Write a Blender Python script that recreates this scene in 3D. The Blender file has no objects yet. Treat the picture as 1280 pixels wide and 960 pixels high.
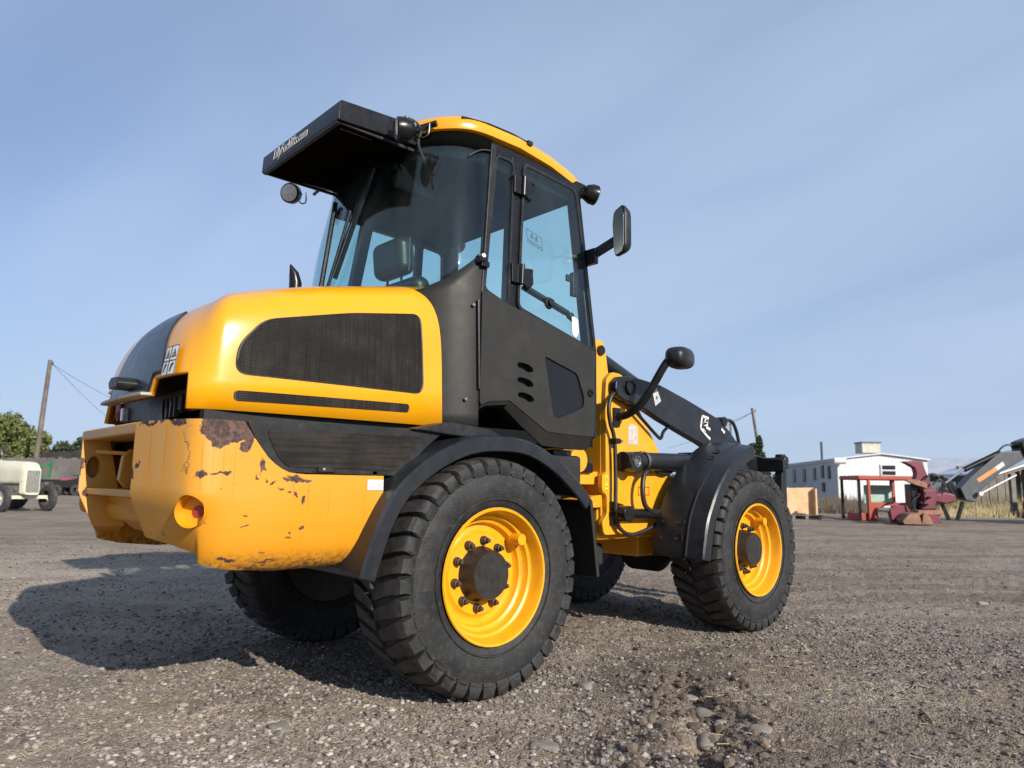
import bpy, bmesh, math, random
import numpy as np
from mathutils import Vector, Matrix
R = math.radians
random.seed(7); rng = np.random.default_rng(11)
scene = bpy.context.scene
C = scene.collection

# ------------------------------------------------------------------ camera, sky, sun, exposure
CAM = np.array([-2.1807, -3.3501, 0.9392]); YAW = 0.825022; PITCH = 0.137716; ROLL = 0.015019; FPX = 897.036
fw = np.array([math.cos(PITCH)*math.cos(YAW), math.cos(PITCH)*math.sin(YAW), math.sin(PITCH)])
r0 = np.array([math.sin(YAW), -math.cos(YAW), 0.0]); u0 = np.cross(r0, fw)
rt = r0*math.cos(ROLL)+u0*math.sin(ROLL); up = -r0*math.sin(ROLL)+u0*math.cos(ROLL)
cd = bpy.data.cameras.new('camera'); cam = bpy.data.objects.new('camera', cd); C.objects.link(cam)
cam.matrix_world = Matrix(((rt[0], up[0], -fw[0], CAM[0]), (rt[1], up[1], -fw[1], CAM[1]), (rt[2], up[2], -fw[2], CAM[2]), (0, 0, 0, 1)))
cd.sensor_width = 36.0; cd.lens = FPX/1280*36.0; cd.clip_start = 0.05; cd.clip_end = 12000
cd.dof.use_dof = True; cd.dof.focus_distance = 4.0; cd.dof.aperture_fstop = 3.2
scene.camera = cam

SUN_D = Vector((0.14, 2.15, -1.0)).normalized()       # direction the light travels
SUN_EL = math.asin(-SUN_D.z); SUN_ROT = math.atan2(-SUN_D.x, -SUN_D.y)
w = bpy.data.worlds.new('World'); scene.world = w; w.use_nodes = True
nt = w.node_tree; nt.nodes.clear()
def wn(t, **k):
    n = nt.nodes.new(t)
    for a, b in k.items(): setattr(n, a, b)
    return n
sky = wn('ShaderNodeTexSky', sky_type='NISHITA', sun_disc=False, sun_elevation=SUN_EL, sun_rotation=SUN_ROT,
         altitude=900.0, air_density=1.0, dust_density=1.3, ozone_density=3.5)
tc = wn('ShaderNodeTexCoord'); sep = wn('ShaderNodeSeparateXYZ')
nt.links.new(tc.outputs['Generated'], sep.inputs[0])
zz = wn('ShaderNodeMath', operation='MAXIMUM'); zz.inputs[1].default_value = 0.0; nt.links.new(sep.outputs[2], zz.inputs[0])
za = wn('ShaderNodeMath', operation='ADD'); za.inputs[1].default_value = 0.16; nt.links.new(zz.outputs[0], za.inputs[0])
dv = wn('ShaderNodeVectorMath', operation='DIVIDE'); cmb = wn('ShaderNodeCombineXYZ')
for i in range(3): nt.links.new(za.outputs[0], cmb.inputs[i])
nt.links.new(tc.outputs['Generated'], dv.inputs[0]); nt.links.new(cmb.outputs[0], dv.inputs[1])
mp = wn('ShaderNodeMapping'); mp.inputs['Scale'].default_value = (0.9, 0.32, 0.5); mp.inputs['Rotation'].default_value = (0, 0, R(-62)); mp.inputs['Location'].default_value = (0.0, 0.0, 0)
nt.links.new(dv.outputs[0], mp.inputs[0])
n1 = wn('ShaderNodeTexNoise'); n1.inputs['Scale'].default_value = 1.1; n1.inputs['Detail'].default_value = 5; n1.inputs['Roughness'].default_value = 0.45; n1.inputs['Distortion'].default_value = 0.5
nt.links.new(mp.outputs[0], n1.inputs['Vector'])
cr = wn('ShaderNodeMapRange', interpolation_type='SMOOTHSTEP'); cr.inputs[1].default_value = 0.22; cr.inputs[2].default_value = 0.80
nt.links.new(n1.outputs[0], cr.inputs[0])
cf = wn('ShaderNodeMath', operation='MULTIPLY_ADD'); cf.inputs[1].default_value = 0.50; cf.inputs[2].default_value = 0.32; nt.links.new(cr.outputs[0], cf.inputs[0])
mixc = wn('ShaderNodeMixRGB'); mixc.inputs['Color2'].default_value = (5.3, 6.7, 9.0, 1)
nt.links.new(cf.outputs[0], mixc.inputs['Fac']); tnt = wn('ShaderNodeMixRGB', blend_type='MULTIPLY'); tnt.inputs['Fac'].default_value = 1.0; tnt.inputs['Color2'].default_value = (0.83, 1.02, 1.25, 1); nt.links.new(sky.outputs[0], tnt.inputs['Color1']); nt.links.new(tnt.outputs[0], mixc.inputs['Color1'])
hz = wn('ShaderNodeMapRange', interpolation_type='SMOOTHSTEP'); hz.inputs[1].default_value = 0.42; hz.inputs[2].default_value = 0.0; hz.inputs[3].default_value = 0.0; hz.inputs[4].default_value = 0.62
nt.links.new(zz.outputs[0], hz.inputs[0]); mixh = wn('ShaderNodeMixRGB'); mixh.inputs['Color2'].default_value = (5.2, 6.25, 8.0, 1); nt.links.new(hz.outputs[0], mixh.inputs['Fac']); nt.links.new(mixc.outputs[0], mixh.inputs['Color1'])
bg = wn('ShaderNodeBackground'); bg.inputs['Strength'].default_value = 0.074
nt.links.new(mixh.outputs[0], bg.inputs['Color']); wo = wn('ShaderNodeOutputWorld'); nt.links.new(bg.outputs[0], wo.inputs[0])

sl = bpy.data.lights.new('sun', 'SUN'); sl.energy = 5.0; sl.angle = R(0.53); sl.color = (1.0, 0.93, 0.82)
so = bpy.data.objects.new('sun', sl); C.objects.link(so)
so.rotation_euler = SUN_D.to_track_quat('-Z', 'Y').to_euler(); so.location = (-2, -20, 12)

scene.view_settings.view_transform = 'Standard'; scene.view_settings.look = 'None'
scene.view_settings.exposure = 0.43; scene.view_settings.gamma = 1.0; scene.view_settings.use_curve_mapping = False
scene.render.engine = 'CYCLES'; cy = scene.cycles
cy.use_denoising = True
try: cy.denoiser = 'OPENIMAGEDENOISE'
except Exception: pass
cy.max_bounces = 8; cy.transparent_max_bounces = 16; cy.diffuse_bounces = 3; cy.glossy_bounces = 4
cy.use_adaptive_sampling = True; cy.adaptive_threshold = 0.012

# ------------------------------------------------------------------ picture-to-place helpers (distances are real)
FH = np.array([math.cos(YAW), math.sin(YAW), 0.0]); RH = r0
def at(px, py, depth):
    """world point on the sight line through a pixel at a given horizontal distance ahead"""
    d = fw+rt*(px-640)/FPX-up*(py-480)/FPX
    return Vector(CAM+d*(depth/(d@FH)))
def loc_in(root, p):
    return root.matrix_world.inverted() @ Vector(p)

# ------------------------------------------------------------------ materials
MATS = {}
def nd(nt, t, **k):
    n = nt.nodes.new(t)
    for a, b in k.items(): setattr(n, a, b)
    return n
def base_mat(name):
    m = bpy.data.materials.new(name); m.use_nodes = True; t = m.node_tree
    return m, t, t.nodes['Principled BSDF']
def rgba(c): return (c[0], c[1], c[2], 1)
def noise(t, vec, scale, detail=4, rough=0.55, dist=0.0):
    n = nd(t, 'ShaderNodeTexNoise'); n.inputs['Scale'].default_value = scale; n.inputs['Detail'].default_value = detail
    n.inputs['Roughness'].default_value = rough; n.inputs['Distortion'].default_value = dist
    if vec is not None: t.links.new(vec, n.inputs['Vector'])
    return n.outputs[0]
def ramp(t, val, lo, hi, smooth=True):
    n = nd(t, 'ShaderNodeMapRange', interpolation_type='SMOOTHSTEP' if smooth else 'LINEAR')
    n.inputs[1].default_value = lo; n.inputs[2].default_value = hi; t.links.new(val, n.inputs[0]); return n.outputs[0]
def mth(t, op, a, b=None):
    n = nd(t, 'ShaderNodeMath', operation=op)
    for i, x in enumerate((a, b)):
        if x is None: continue
        if isinstance(x, (int, float)): n.inputs[i].default_value = x
        else: t.links.new(x, n.inputs[i])
    return n.outputs[0]
def mix(t, fac, c1, c2):
    n = nd(t, 'ShaderNodeMixRGB')
    for i, x in zip(('Fac', 'Color1', 'Color2'), (fac, c1, c2)):
        if isinstance(x, (int, float)): n.inputs[i].default_value = x
        elif isinstance(x, tuple): n.inputs[i].default_value = rgba(x)
        else: t.links.new(x, n.inputs[i])
    return n.outputs[0]
def bump(t, h, strength, dist, normal=None):
    b = nd(t, 'ShaderNodeBump'); b.inputs['Strength'].default_value = strength; b.inputs['Distance'].default_value = dist
    t.links.new(h, b.inputs['Height'])
    if normal is not None: t.links.new(normal, b.inputs['Normal'])
    return b.outputs[0]
def objco(t):
    return nd(t, 'ShaderNodeTexCoord').outputs['Object']
def mapped(t, vec, scale=(1, 1, 1), loc=(0, 0, 0)):
    n = nd(t, 'ShaderNodeMapping'); n.inputs['Scale'].default_value = scale; n.inputs['Location'].default_value = loc
    t.links.new(vec, n.inputs[0]); return n.outputs[0]
def mat(name, col, rough=0.5, metal=0.0, coat=0.0, var=0.12, scale=6.0, rvar=0.12, bmp=0.0, bscale=60.0, dust=0.0, dustc=(0.30, 0.26, 0.22), spec=0.5):
    if name in MATS: return MATS[name]
    m, t, b = base_mat(name); v = objco(t)
    n = noise(t, v, scale, 5)
    dark = tuple(c*(1-var) for c in col); lite = tuple(min(1, c*(1+var)) for c in col)
    c = mix(t, ramp(t, n, 0.3, 0.7), dark, lite)
    if dust > 0:
        dn = noise(t, v, scale*2.3, 6, 0.65)
        c = mix(t, mth(t, 'MULTIPLY', ramp(t, dn, 0.42, 0.75), dust), c, dustc)
    t.links.new(c, b.inputs['Base Color'])
    rr = mth(t, 'ADD', mth(t, 'MULTIPLY', mth(t, 'SUBTRACT', noise(t, v, scale*4, 4), 0.5), rvar*2), rough)
    t.links.new(rr, b.inputs['Roughness'])
    b.inputs['Metallic'].default_value = metal; b.inputs['Coat Weight'].default_value = coat; b.inputs['Coat Roughness'].default_value = 0.08
    b.inputs['Specular IOR Level'].default_value = spec
    if bmp > 0: t.links.new(bump(t, noise(t, v, bscale, 3), bmp, 0.003), b.inputs['Normal'])
    MATS[name] = m; return m

YEL = (0.70, 0.300, 0.003)
m_yellow = mat('yellow_paint', YEL, 0.25, coat=0.5, var=0.05, scale=3, rvar=0.08, dust=0.12, dustc=(.45, .27, .08), bmp=0.015, bscale=9)
m_yellowf = mat('yellow_frame_paint', (0.66, 0.290, 0.003), 0.40, coat=0.2, var=0.06, scale=7, dust=0.16)
m_rim = mat('yellow_rim_paint', (0.70, 0.310, 0.0025), 0.38, coat=0.2, var=0.06, scale=14, dust=0.30, dustc=(.42, .22, .06))
m_blackp = mat('black_plastic', (0.011, 0.012, 0.0135), 0.42, var=0.2, scale=8, dust=0.06, bmp=0.12, bscale=300, spec=.3)
m_fender = mat('fender_plastic', (0.011, 0.0125, 0.015), 0.30, var=0.2, scale=5, dust=0.10, dustc=(0.08, 0.08, 0.08), bmp=0.15, bscale=350)
m_greyp = mat('grey_plastic', (0.020, 0.0195, 0.0185), 0.50, var=0.1, scale=4, dust=0.16, dustc=(0.065, 0.060, 0.055), bmp=0.2, bscale=420, spec=.25)
m_blackm = mat('black_metal', (0.0075, 0.0078, 0.009), 0.30, var=0.25, scale=9, dust=0.05, dustc=(0.07, 0.065, 0.06), spec=.32)
m_seal = mat('matte_seal', (0.004, 0.004, 0.004), 0.8, var=0.1, spec=0.0)
m_armm = mat('arm_black_paint', (0.008, 0.009, 0.011), 0.33, var=0.25, scale=6, dust=0.10, dustc=(0.09, 0.09, 0.09))
m_dark = mat('dark_underbody', (0.008, 0.008, 0.008), 0.75, var=0.3, scale=9, dust=0.3, dustc=(0.03, 0.027, 0.024))
m_steel = mat('bare_steel', (0.35, 0.34, 0.33), 0.35, metal=1.0, var=0.2, scale=20)
m_chrome = mat('chrome_rod', (0.75, 0.75, 0.76), 0.14, metal=1.0, var=0.05)
m_rubber = mat('hose_rubber', (0.012, 0.012, 0.012), 0.45, var=0.2, dust=0.08)
m_red = mat('red_lens', (0.16, 0.010, 0.018), 0.15, coat=0.6, var=0.1)
m_redr = mat('red_reflector', (0.30, 0.02, 0.012), 0.2, coat=0.5, var=0.1)
m_white = mat('white_decal', (0.58, 0.57, 0.56), 0.45, var=0.05, dust=0.1)
m_dblack = mat('decal_black', (0.02, 0.02, 0.02), 0.5, var=0.05)
m_dred = mat('decal_red', (0.45, 0.06, 0.02), 0.5, var=0.05)
m_seat = mat('seat_vinyl', (0.012, 0.013, 0.015), 0.42, var=0.15, scale=20, bmp=0.2, bscale=200)
m_liner = mat('cab_liner', (0.0055, 0.006, 0.007), 0.8, var=0.15, spec=.1)
m_lens = mat('lamp_lens', (0.55, 0.56, 0.58), 0.12, coat=0.8, var=0.15, scale=60)
m_hub = mat('hub_dark', (0.016, 0.014, 0.013), 0.45, var=0.3, scale=18, dust=0.35, dustc=(0.05, 0.035, 0.025))
m_bolt = mat('bolt_rusty', (0.035, 0.024, 0.018), 0.6, var=0.3, scale=40)

def glass_mat(name, tint, gloss=0.9, film=0.022):
    m = bpy.data.materials.new(name); m.use_nodes = True; t = m.node_tree; t.nodes.clear()
    tr = nd(t, 'ShaderNodeBsdfTransparent'); tr.inputs[0].default_value = rgba(tint)
    gl = nd(t, 'ShaderNodeBsdfGlossy'); gl.inputs['Color'].default_value = (gloss, gloss, gloss, 1); gl.inputs['Roughness'].default_value = 0.03
    df = nd(t, 'ShaderNodeBsdfDiffuse'); df.inputs[0].default_value = (0.42, 0.44, 0.43, 1)
    lw_ = nd(t, 'ShaderNodeLayerWeight'); lw_.inputs['Blend'].default_value = 0.5; fr_ = mth(t, 'ADD', mth(t, 'MULTIPLY', mth(t, 'POWER', lw_.outputs['Facing'], 5.0), 0.95), 0.04)
    v = objco(t); haze = mth(t, 'MULTIPLY', ramp(t, noise(t, mapped(t, v, (1, 1, 0.35)), 5, 6, 0.6), 0.30, 0.8), film)
    m1 = nd(t, 'ShaderNodeMixShader'); t.links.new(haze, m1.inputs[0]); t.links.new(tr.outputs[0], m1.inputs[1]); t.links.new(df.outputs[0], m1.inputs[2])
    m2 = nd(t, 'ShaderNodeMixShader'); t.links.new(fr_, m2.inputs[0]); t.links.new(m1.outputs[0], m2.inputs[1]); t.links.new(gl.outputs[0], m2.inputs[2])
    o = nd(t, 'ShaderNodeOutputMaterial'); t.links.new(m2.outputs[0], o.inputs[0]); MATS[name] = m; return m
m_glass = glass_mat('tinted_cab_glass', (0.89, 0.985, 0.97), 0.9, 0.015)
m_glassr = glass_mat('dusty_rear_glass', (0.80, 0.93, 0.92), 0.9, 0.022)
m_mirror = mat('mirror_glass', (0.8, 0.8, 0.8), 0.03, metal=1.0, var=0.0, rvar=0.0)

def tyre_mat():
    m, t, b = base_mat('tyre_rubber'); v = objco(t)
    n = noise(t, v, 5, 6, 0.6); n2 = noise(t, v, 34, 5, 0.65)
    c = mix(t, ramp(t, n, 0.3, 0.72), (0.008, 0.0084, 0.0092), (0.026, 0.0262, 0.027))
    c = mix(t, mth(t, 'MULTIPLY', ramp(t, n2, 0.46, 0.74), 0.5), c, (0.055, 0.050, 0.045))
    sc = ramp(t, noise(t, mapped(t, v, (3, 3, 60)), 3, 3), 0.63, 0.72); c = mix(t, mth(t, 'MULTIPLY', sc, 0.18), c, (0.13, 0.13, 0.13))
    t.links.new(c, b.inputs['Base Color']); b.inputs['Roughness'].default_value = 0.62; b.inputs['Specular IOR Level'].default_value = 0.35
    wave = nd(t, 'ShaderNodeVectorMath', operation='LENGTH'); vr = nd(t, 'ShaderNodeVectorMath', operation='MULTIPLY'); vr.inputs[1].default_value = (1, 0, 1); t.links.new(v, vr.inputs[0]); t.links.new(vr.outputs[0], wave.inputs[0])
    rings = mth(t, 'SINE', mth(t, 'MULTIPLY', wave.outputs['Value'], 520.0)); dirt = mth(t, 'MULTIPLY', ramp(t, wave.outputs['Value'], .47, .53), ramp(t, noise(t, v, 22, 5, .65), .36, .66))
    c = mix(t, mth(t, 'MULTIPLY', dirt, .5), c, (0.070, 0.058, 0.048)); t.links.new(c, b.inputs['Base Color'])
    t.links.new(bump(t, mth(t, 'ADD', mth(t, 'MULTIPLY', rings, .06), noise(t, v, 60, 6, 0.75)), 0.5, 0.006), b.inputs['Normal']); return m
m_tyre = tyre_mat()

def grille_mat(name, horizontal=False):
    m, t, b = base_mat(name); v = objco(t)
    s = (400, 1, 400)
    wv = nd(t, 'ShaderNodeTexVoronoi'); wv.inputs['Scale'].default_value = 1.0; wv.inputs['Randomness'].default_value = 0.05
    t.links.new(mapped(t, v, (150, 2, 105) if not horizontal else (90, 2, 170)), wv.inputs['Vector'])
    hole = ramp(t, wv.outputs['Distance'], 0.30, 0.42)
    n = noise(t, v, 7, 5, 0.6)
    c = mix(t, ramp(t, n, 0.3, 0.75), (0.012, 0.0105, 0.0095), (0.030, 0.026, 0.0225))
    c = mix(t, mth(t, 'MULTIPLY', ramp(t, noise(t, mapped(t, v, (95, 1, 3) if not horizontal else (4, 1, 80)), 1.0, 2), .42, .62), .6), c, (0.008, 0.007, 0.0065))
    c = mix(t, hole, (0.004, 0.004, 0.004), c)
    t.links.new(c, b.inputs['Base Color']); b.inputs['Roughness'].default_value = 0.6; b.inputs['Specular IOR Level'].default_value = 0.12
    t.links.new(bump(t, hole, 0.6, 0.004), b.inputs['Normal']); return m
m_grille = grille_mat('grille_mesh'); m_grilleh = grille_mat('vent_mesh', True)

def worn_paint():
    """counterweight: faded, scratched yellow with bare rusty patches that have their own places on the casting"""
    m, t, b = base_mat('worn_yellow_paint'); v = objco(t)
    nw = nd(t, 'ShaderNodeTexNoise'); nw.inputs['Scale'].default_value = 14; nw.inputs['Detail'].default_value = 6; t.links.new(v, nw.inputs['Vector'])
    wsub = nd(t, 'ShaderNodeVectorMath', operation='SUBTRACT'); t.links.new(nw.outputs['Color'], wsub.inputs[0]); wsub.inputs[1].default_value = (0.5, 0.5, 0.5)
    wscl = nd(t, 'ShaderNodeVectorMath', operation='SCALE'); wscl.inputs['Scale'].default_value = 0.085; t.links.new(wsub.outputs[0], wscl.inputs[0])
    wadd = nd(t, 'ShaderNodeVectorMath', operation='ADD'); t.links.new(v, wadd.inputs[0]); t.links.new(wscl.outputs[0], wadd.inputs[1])
    nw2 = nd(t, 'ShaderNodeTexNoise'); nw2.inputs['Scale'].default_value = 75; nw2.inputs['Detail'].default_value = 5; nw2.inputs['Roughness'].default_value = .7; t.links.new(v, nw2.inputs['Vector'])
    ws2 = nd(t, 'ShaderNodeVectorMath', operation='MULTIPLY_ADD'); t.links.new(nw2.outputs['Color'], ws2.inputs[0]); ws2.inputs[1].default_value = (.03, .03, .03); ws2.inputs[2].default_value = (-.015, -.015, -.015)
    wad2 = nd(t, 'ShaderNodeVectorMath', operation='ADD'); t.links.new(wadd.outputs[0], wad2.inputs[0]); t.links.new(ws2.outputs[0], wad2.inputs[1]); wv = wad2.outputs[0]
    def patch(c, s):
        a = nd(t, 'ShaderNodeVectorMath', operation='SUBTRACT'); t.links.new(wv, a.inputs[0]); a.inputs[1].default_value = c
        d = nd(t, 'ShaderNodeVectorMath', operation='DIVIDE'); t.links.new(a.outputs[0], d.inputs[0]); d.inputs[1].default_value = s
        l = nd(t, 'ShaderNodeVectorMath', operation='LENGTH'); t.links.new(d.outputs[0], l.inputs[0])
        return ramp(t, l.outputs['Value'], 1.0, 0.93), ramp(t, l.outputs['Value'], 1.7, 0.95)
    P = [((-1.20, -.78, 1.13), (.085, .12, .075)), ((-1.115, -.79, 1.09), (.022, .06, .07)), ((-.92, -.79, .945), (.060, .06, .012)),
         ((-1.05, -.79, .985), (.010, .06, .03)), ((-1.26, -.79, .955), (.018, .06, .016)), ((-1.20, -.79, .956), (.04, .06, .006)),
         ((-.46, -.79, .945), (.045, .06, .035)), ((-1.33, -.68, 1.14), (.06, .05, .016)), ((-1.37, -.47, 1.145), (.04, .05, .014)),
         ((-1.39, -.40, .95), (.012, .012, .03)), ((-1.365, -.40, .80), (.012, .014, .025)), ((-1.15, -.79, .66), (.04, .08, .012)),
         ((-1.0, -.79, .645), (.05, .08, .006)), ((-1.39, .40, 1.0), (.012, .012, .05)), ((-1.36, .40, .87), (.02, .02, .03)),
         ((-1.31, -.72, .89), (.012, .02, .012)), ((-1.302, -.743, 1.04), (.0016, .05, .10)), ((-1.355, -.55, 1.146), (.05, .05, .010)), ((-1.385, -.50, .66), (.09, .05, .02)), ((-1.375, -.44, .985), (.03, .02, .008))]
    for i in range(7): P.append(((-1.065+.03*i+random.uniform(-.006, .006), -.79, .948-.0135*i), (random.uniform(.004, .012), .06, random.uniform(.004, .011))))
    for i in range(10): P.append(((random.uniform(-1.27, -.7), -.79, random.uniform(.64, .80)), (random.uniform(.003, .02), .06, random.uniform(.002, .006))))
    msk = halo = None
    for i, (c, s) in enumerate(P):
        q, h_ = patch(c, s); msk = q if msk is None else mth(t, 'MAXIMUM', msk, q)
        if i < 16: halo = h_ if halo is None else mth(t, 'MAXIMUM', halo, h_)
    chip = mth(t, 'MULTIPLY', ramp(t, noise(t, v, 46, 4, 0.6), 0.66, 0.70), ramp(t, noise(t, v, 5.0, 2), 0.50, 0.62))
    msk = mth(t, 'MAXIMUM', msk, chip)
    n = noise(t, v, 3.0, 6, 0.6); n2 = noise(t, mapped(t, v, (14, 14, 1.6)), 3.0, 4, 0.6)
    c = mix(t, ramp(t, n, 0.3, 0.75), (0.59, 0.232, 0.005), (0.57, 0.250, 0.016))
    # paler tan towards the rear face: the look of raking sun put into the colour
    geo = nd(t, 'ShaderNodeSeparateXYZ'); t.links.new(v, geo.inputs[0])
    raking_tone = ramp(t, geo.outputs[0], -1.26, -1.33)
    c = mix(t, mth(t, 'MULTIPLY', raking_tone, ramp(t, n2, 0.25, 0.7)), c, (0.50, 0.265, 0.062))
    run = mth(t, 'MULTIPLY', ramp(t, n2, 0.60, 0.78), 0.5); c = mix(t, run, c, (0.45, 0.20, 0.04))
    dirt = mth(t, 'MULTIPLY', ramp(t, geo.outputs[2], 0.70, 0.60), ramp(t, noise(t, v, 55, 5, 0.7), 0.40, 0.62)); c = mix(t, dirt, c, (0.10, 0.055, 0.025))
    rust = mix(t, ramp(t, noise(t, v, 60, 5), 0.35, 0.7), (0.022, 0.013, 0.011), (0.115, 0.058, 0.045))
    runs = None
    for c2, s2 in (((-1.265, -.78, 1.0), (.0035, .06, .13)), ((-1.195, -.79, 1.0), (.0025, .06, .10)), ((-1.23, -.78, .99), (.002, .06, .09)), ((-.868, -.79, .885), (.004, .06, .055)), ((-.93, -.79, .90), (.003, .06, .04)), ((-1.155, -.79, .97), (.002, .06, .12)), ((-.62, -.79, .80), (.002, .06, .12)), ((-1.34, -.62, 1.05), (.01, .003, .10)), ((-1.36, -.52, 1.04), (.01, .004, .11)), ((-.78, -.79, .86), (.0018, .06, .10))):
        a = nd(t, 'ShaderNodeVectorMath', operation='SUBTRACT'); t.links.new(v, a.inputs[0]); a.inputs[1].default_value = c2
        d = nd(t, 'ShaderNodeVectorMath', operation='DIVIDE'); t.links.new(a.outputs[0], d.inputs[0]); d.inputs[1].default_value = s2
        l = nd(t, 'ShaderNodeVectorMath', operation='LENGTH'); t.links.new(d.outputs[0], l.inputs[0]); q = ramp(t, l.outputs['Value'], 1.3, .3); runs = q if runs is None else mth(t, 'MAXIMUM', runs, q)
    c = mix(t, mth(t, 'MULTIPLY', runs, .55), c, (0.28, 0.11, 0.03))
    c = mix(t, mth(t, 'MULTIPLY', halo, mth(t, 'MULTIPLY', ramp(t, noise(t, v, 40, 4, .7), .35, .7), .45)), c, (0.42, 0.19, 0.045))
    c = mix(t, msk, c, rust); t.links.new(c, b.inputs['Base Color'])
    t.links.new(mth(t, 'ADD', mth(t, 'MULTIPLY', msk, 0.35), mth(t, 'ADD', 0.34, mth(t, 'MULTIPLY', n, 0.2))), b.inputs['Roughness'])
    h = mth(t, 'ADD', mth(t, 'MULTIPLY', msk, -1.0), mth(t, 'MULTIPLY', noise(t, v, 9, 4), 0.5))
    t.links.new(bump(t, h, 0.35, 0.004), b.inputs['Normal']); return m
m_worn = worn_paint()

# ------------------------------------------------------------------ mesh helpers
class MB:
    def __init__(s): s.v = []; s.f = []
    def add(s, vs, fs):
        o = len(s.v); s.v.extend([tuple(map(float, p)) for p in vs]); s.f.extend([tuple(o+i for i in f) for f in fs]); return s
    def box(s, c, d, rot=None):
        m = Matrix.Identity(3) if rot is None else (rot if isinstance(rot, Matrix) else Matrix.Rotation(rot, 3, 'Z'))
        vs = [Vector(c)+m @ Vector((x*d[0]/2, y*d[1]/2, z*d[2]/2)) for x in (-1, 1) for y in (-1, 1) for z in (-1, 1)]
        return s.add(vs, [(0, 1, 3, 2), (4, 6, 7, 5), (0, 4, 5, 1), (2, 3, 7, 6), (0, 2, 6, 4), (1, 5, 7, 3)])
    def bar(s, a, b, wd, ht, upv=(0, 0, 1)):
        a, b = Vector(a), Vector(b); x = (b-a); L = x.length; x.normalize(); u = Vector(upv); y = u.cross(x).normalized(); z = x.cross(y)
        m = Matrix((x, y, z)).transposed(); return s.box((a+b)/2, (L, wd, ht), m)
    def prism(s, poly, axis, a, b):
        """poly: 2-D points; axis 'x': (y,z), 'y': (x,z), 'z': (x,y)"""
        def P(p, h): return {'x': (h, p[0], p[1]), 'y': (p[0], h, p[1]), 'z': (p[0], p[1], h)}[axis]
        n = len(poly); vs = [P(p, a) for p in poly]+[P(p, b) for p in poly]
        return s.add(vs, [tuple(range(n))[::-1], tuple(range(n, 2*n))]+[(i, (i+1) % n, n+(i+1) % n, n+i) for i in range(n)])
    def tube(s, path, r, seg=10, cap=True):
        pts = [Vector(p) for p in path]; n = len(pts); rs = r if isinstance(r, (list, tuple)) else [r]*n
        vs = []; prev = None
        for i, p in enumerate(pts):
            tn = (pts[min(i+1, n-1)]-pts[max(i-1, 0)]).normalized()
            if prev is None:
                u = Vector((0, 0, 1)) if abs(tn.z) < 0.9 else Vector((1, 0, 0)); u = (u-tn*u.dot(tn)).normalized()
            else:
                u = (prev-tn*prev.dot(tn)); u = u.normalized() if u.length > 1e-6 else prev
            prev = u; q = tn.cross(u)
            for k in range(seg):
                a = 2*math.pi*k/seg; vs.append(p+(u*math.cos(a)+q*math.sin(a))*rs[i])
        fs = [(i*seg+k, i*seg+(k+1) % seg, (i+1)*seg+(k+1) % seg, (i+1)*seg+k) for i in range(n-1) for k in range(seg)]
        if cap: fs += [tuple(range(seg))[::-1], tuple((n-1)*seg+k for k in range(seg))]
        return s.add(vs, fs)
    def lathe(s, prof, seg=64, axis='y', c=(0, 0, 0), closed=False):
        """prof: (axial, radius)"""
        vs = []; n = len(prof)
        for k in range(seg):
            a = 2*math.pi*k/seg; ca, sa = math.cos(a), math.sin(a)
            for h, r in prof:
                q = {'y': (r*ca, h, r*sa), 'x': (h, r*ca, r*sa), 'z': (r*ca, r*sa, h)}[axis]
                vs.append((q[0]+c[0], q[1]+c[1], q[2]+c[2]))
        fs = []
        for k in range(seg):
            k2 = (k+1) % seg
            for i in range(n if closed else n-1):
                j = (i+1) % n; fs.append((k*n+i, k2*n+i, k2*n+j, k*n+j))
        return s.add(vs, fs)
    def cyl(s, a, b, r, seg=20): return s.tube([a, b], r, seg)
    def grid(s, fn, nu, nv):
        vs = [fn(i/nu, j/nv) for i in range(nu+1) for j in range(nv+1)]
        return s.add(vs, [(i*(nv+1)+j, (i+1)*(nv+1)+j, (i+1)*(nv+1)+j+1, i*(nv+1)+j+1) for i in range(nu) for j in range(nv)])
    def loft(s, secs, cap=True, closed=True):
        n = len(secs[0]); vs = [p for sc in secs for p in sc]; fs = []
        for i in range(len(secs)-1):
            for k in range(n if closed else n-1):
                k2 = (k+1) % n; fs.append((i*n+k, i*n+k2, (i+1)*n+k2, (i+1)*n+k))
        if cap: fs += [tuple(range(n))[::-1], tuple((len(secs)-1)*n+k for k in range(n))]
        return s.add(vs, fs)
    def mesh(s, name, mat_=None, smooth=40):
        me = bpy.data.meshes.new(name); me.from_pydata(s.v, [], s.f); me.update()
        bm = bmesh.new(); bm.from_mesh(me); bmesh.ops.remove_doubles(bm, verts=bm.verts, dist=1e-5)
        bmesh.ops.recalc_face_normals(bm, faces=bm.faces); bm.to_mesh(me); bm.free()
        if mat_: me.materials.append(mat_)
        if smooth:
            me.polygons.foreach_set('use_smooth', [True]*len(me.polygons)); me.set_sharp_from_angle(angle=R(smooth))
        return me
def obj(name, mb, mat_, parent=None, smooth=40, bevel=0, seg=2, solid=None, subsurf=0):
    me = mb.mesh(name, mat_, smooth) if isinstance(mb, MB) else mb
    o = bpy.data.objects.new(name, me); C.objects.link(o)
    if parent: o.parent = parent
    if subsurf:
        m = o.modifiers.new('sub', 'SUBSURF'); m.levels = m.render_levels = subsurf
    if solid:
        m = o.modifiers.new('solid', 'SOLIDIFY'); m.thickness = abs(solid); m.offset = -1 if solid > 0 else 1
    if bevel:
        m = o.modifiers.new('bevel', 'BEVEL'); m.width = bevel; m.segments = seg; m.limit_method = 'ANGLE'; m.angle_limit = R(35); m.harden_normals = True
    return o
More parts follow.
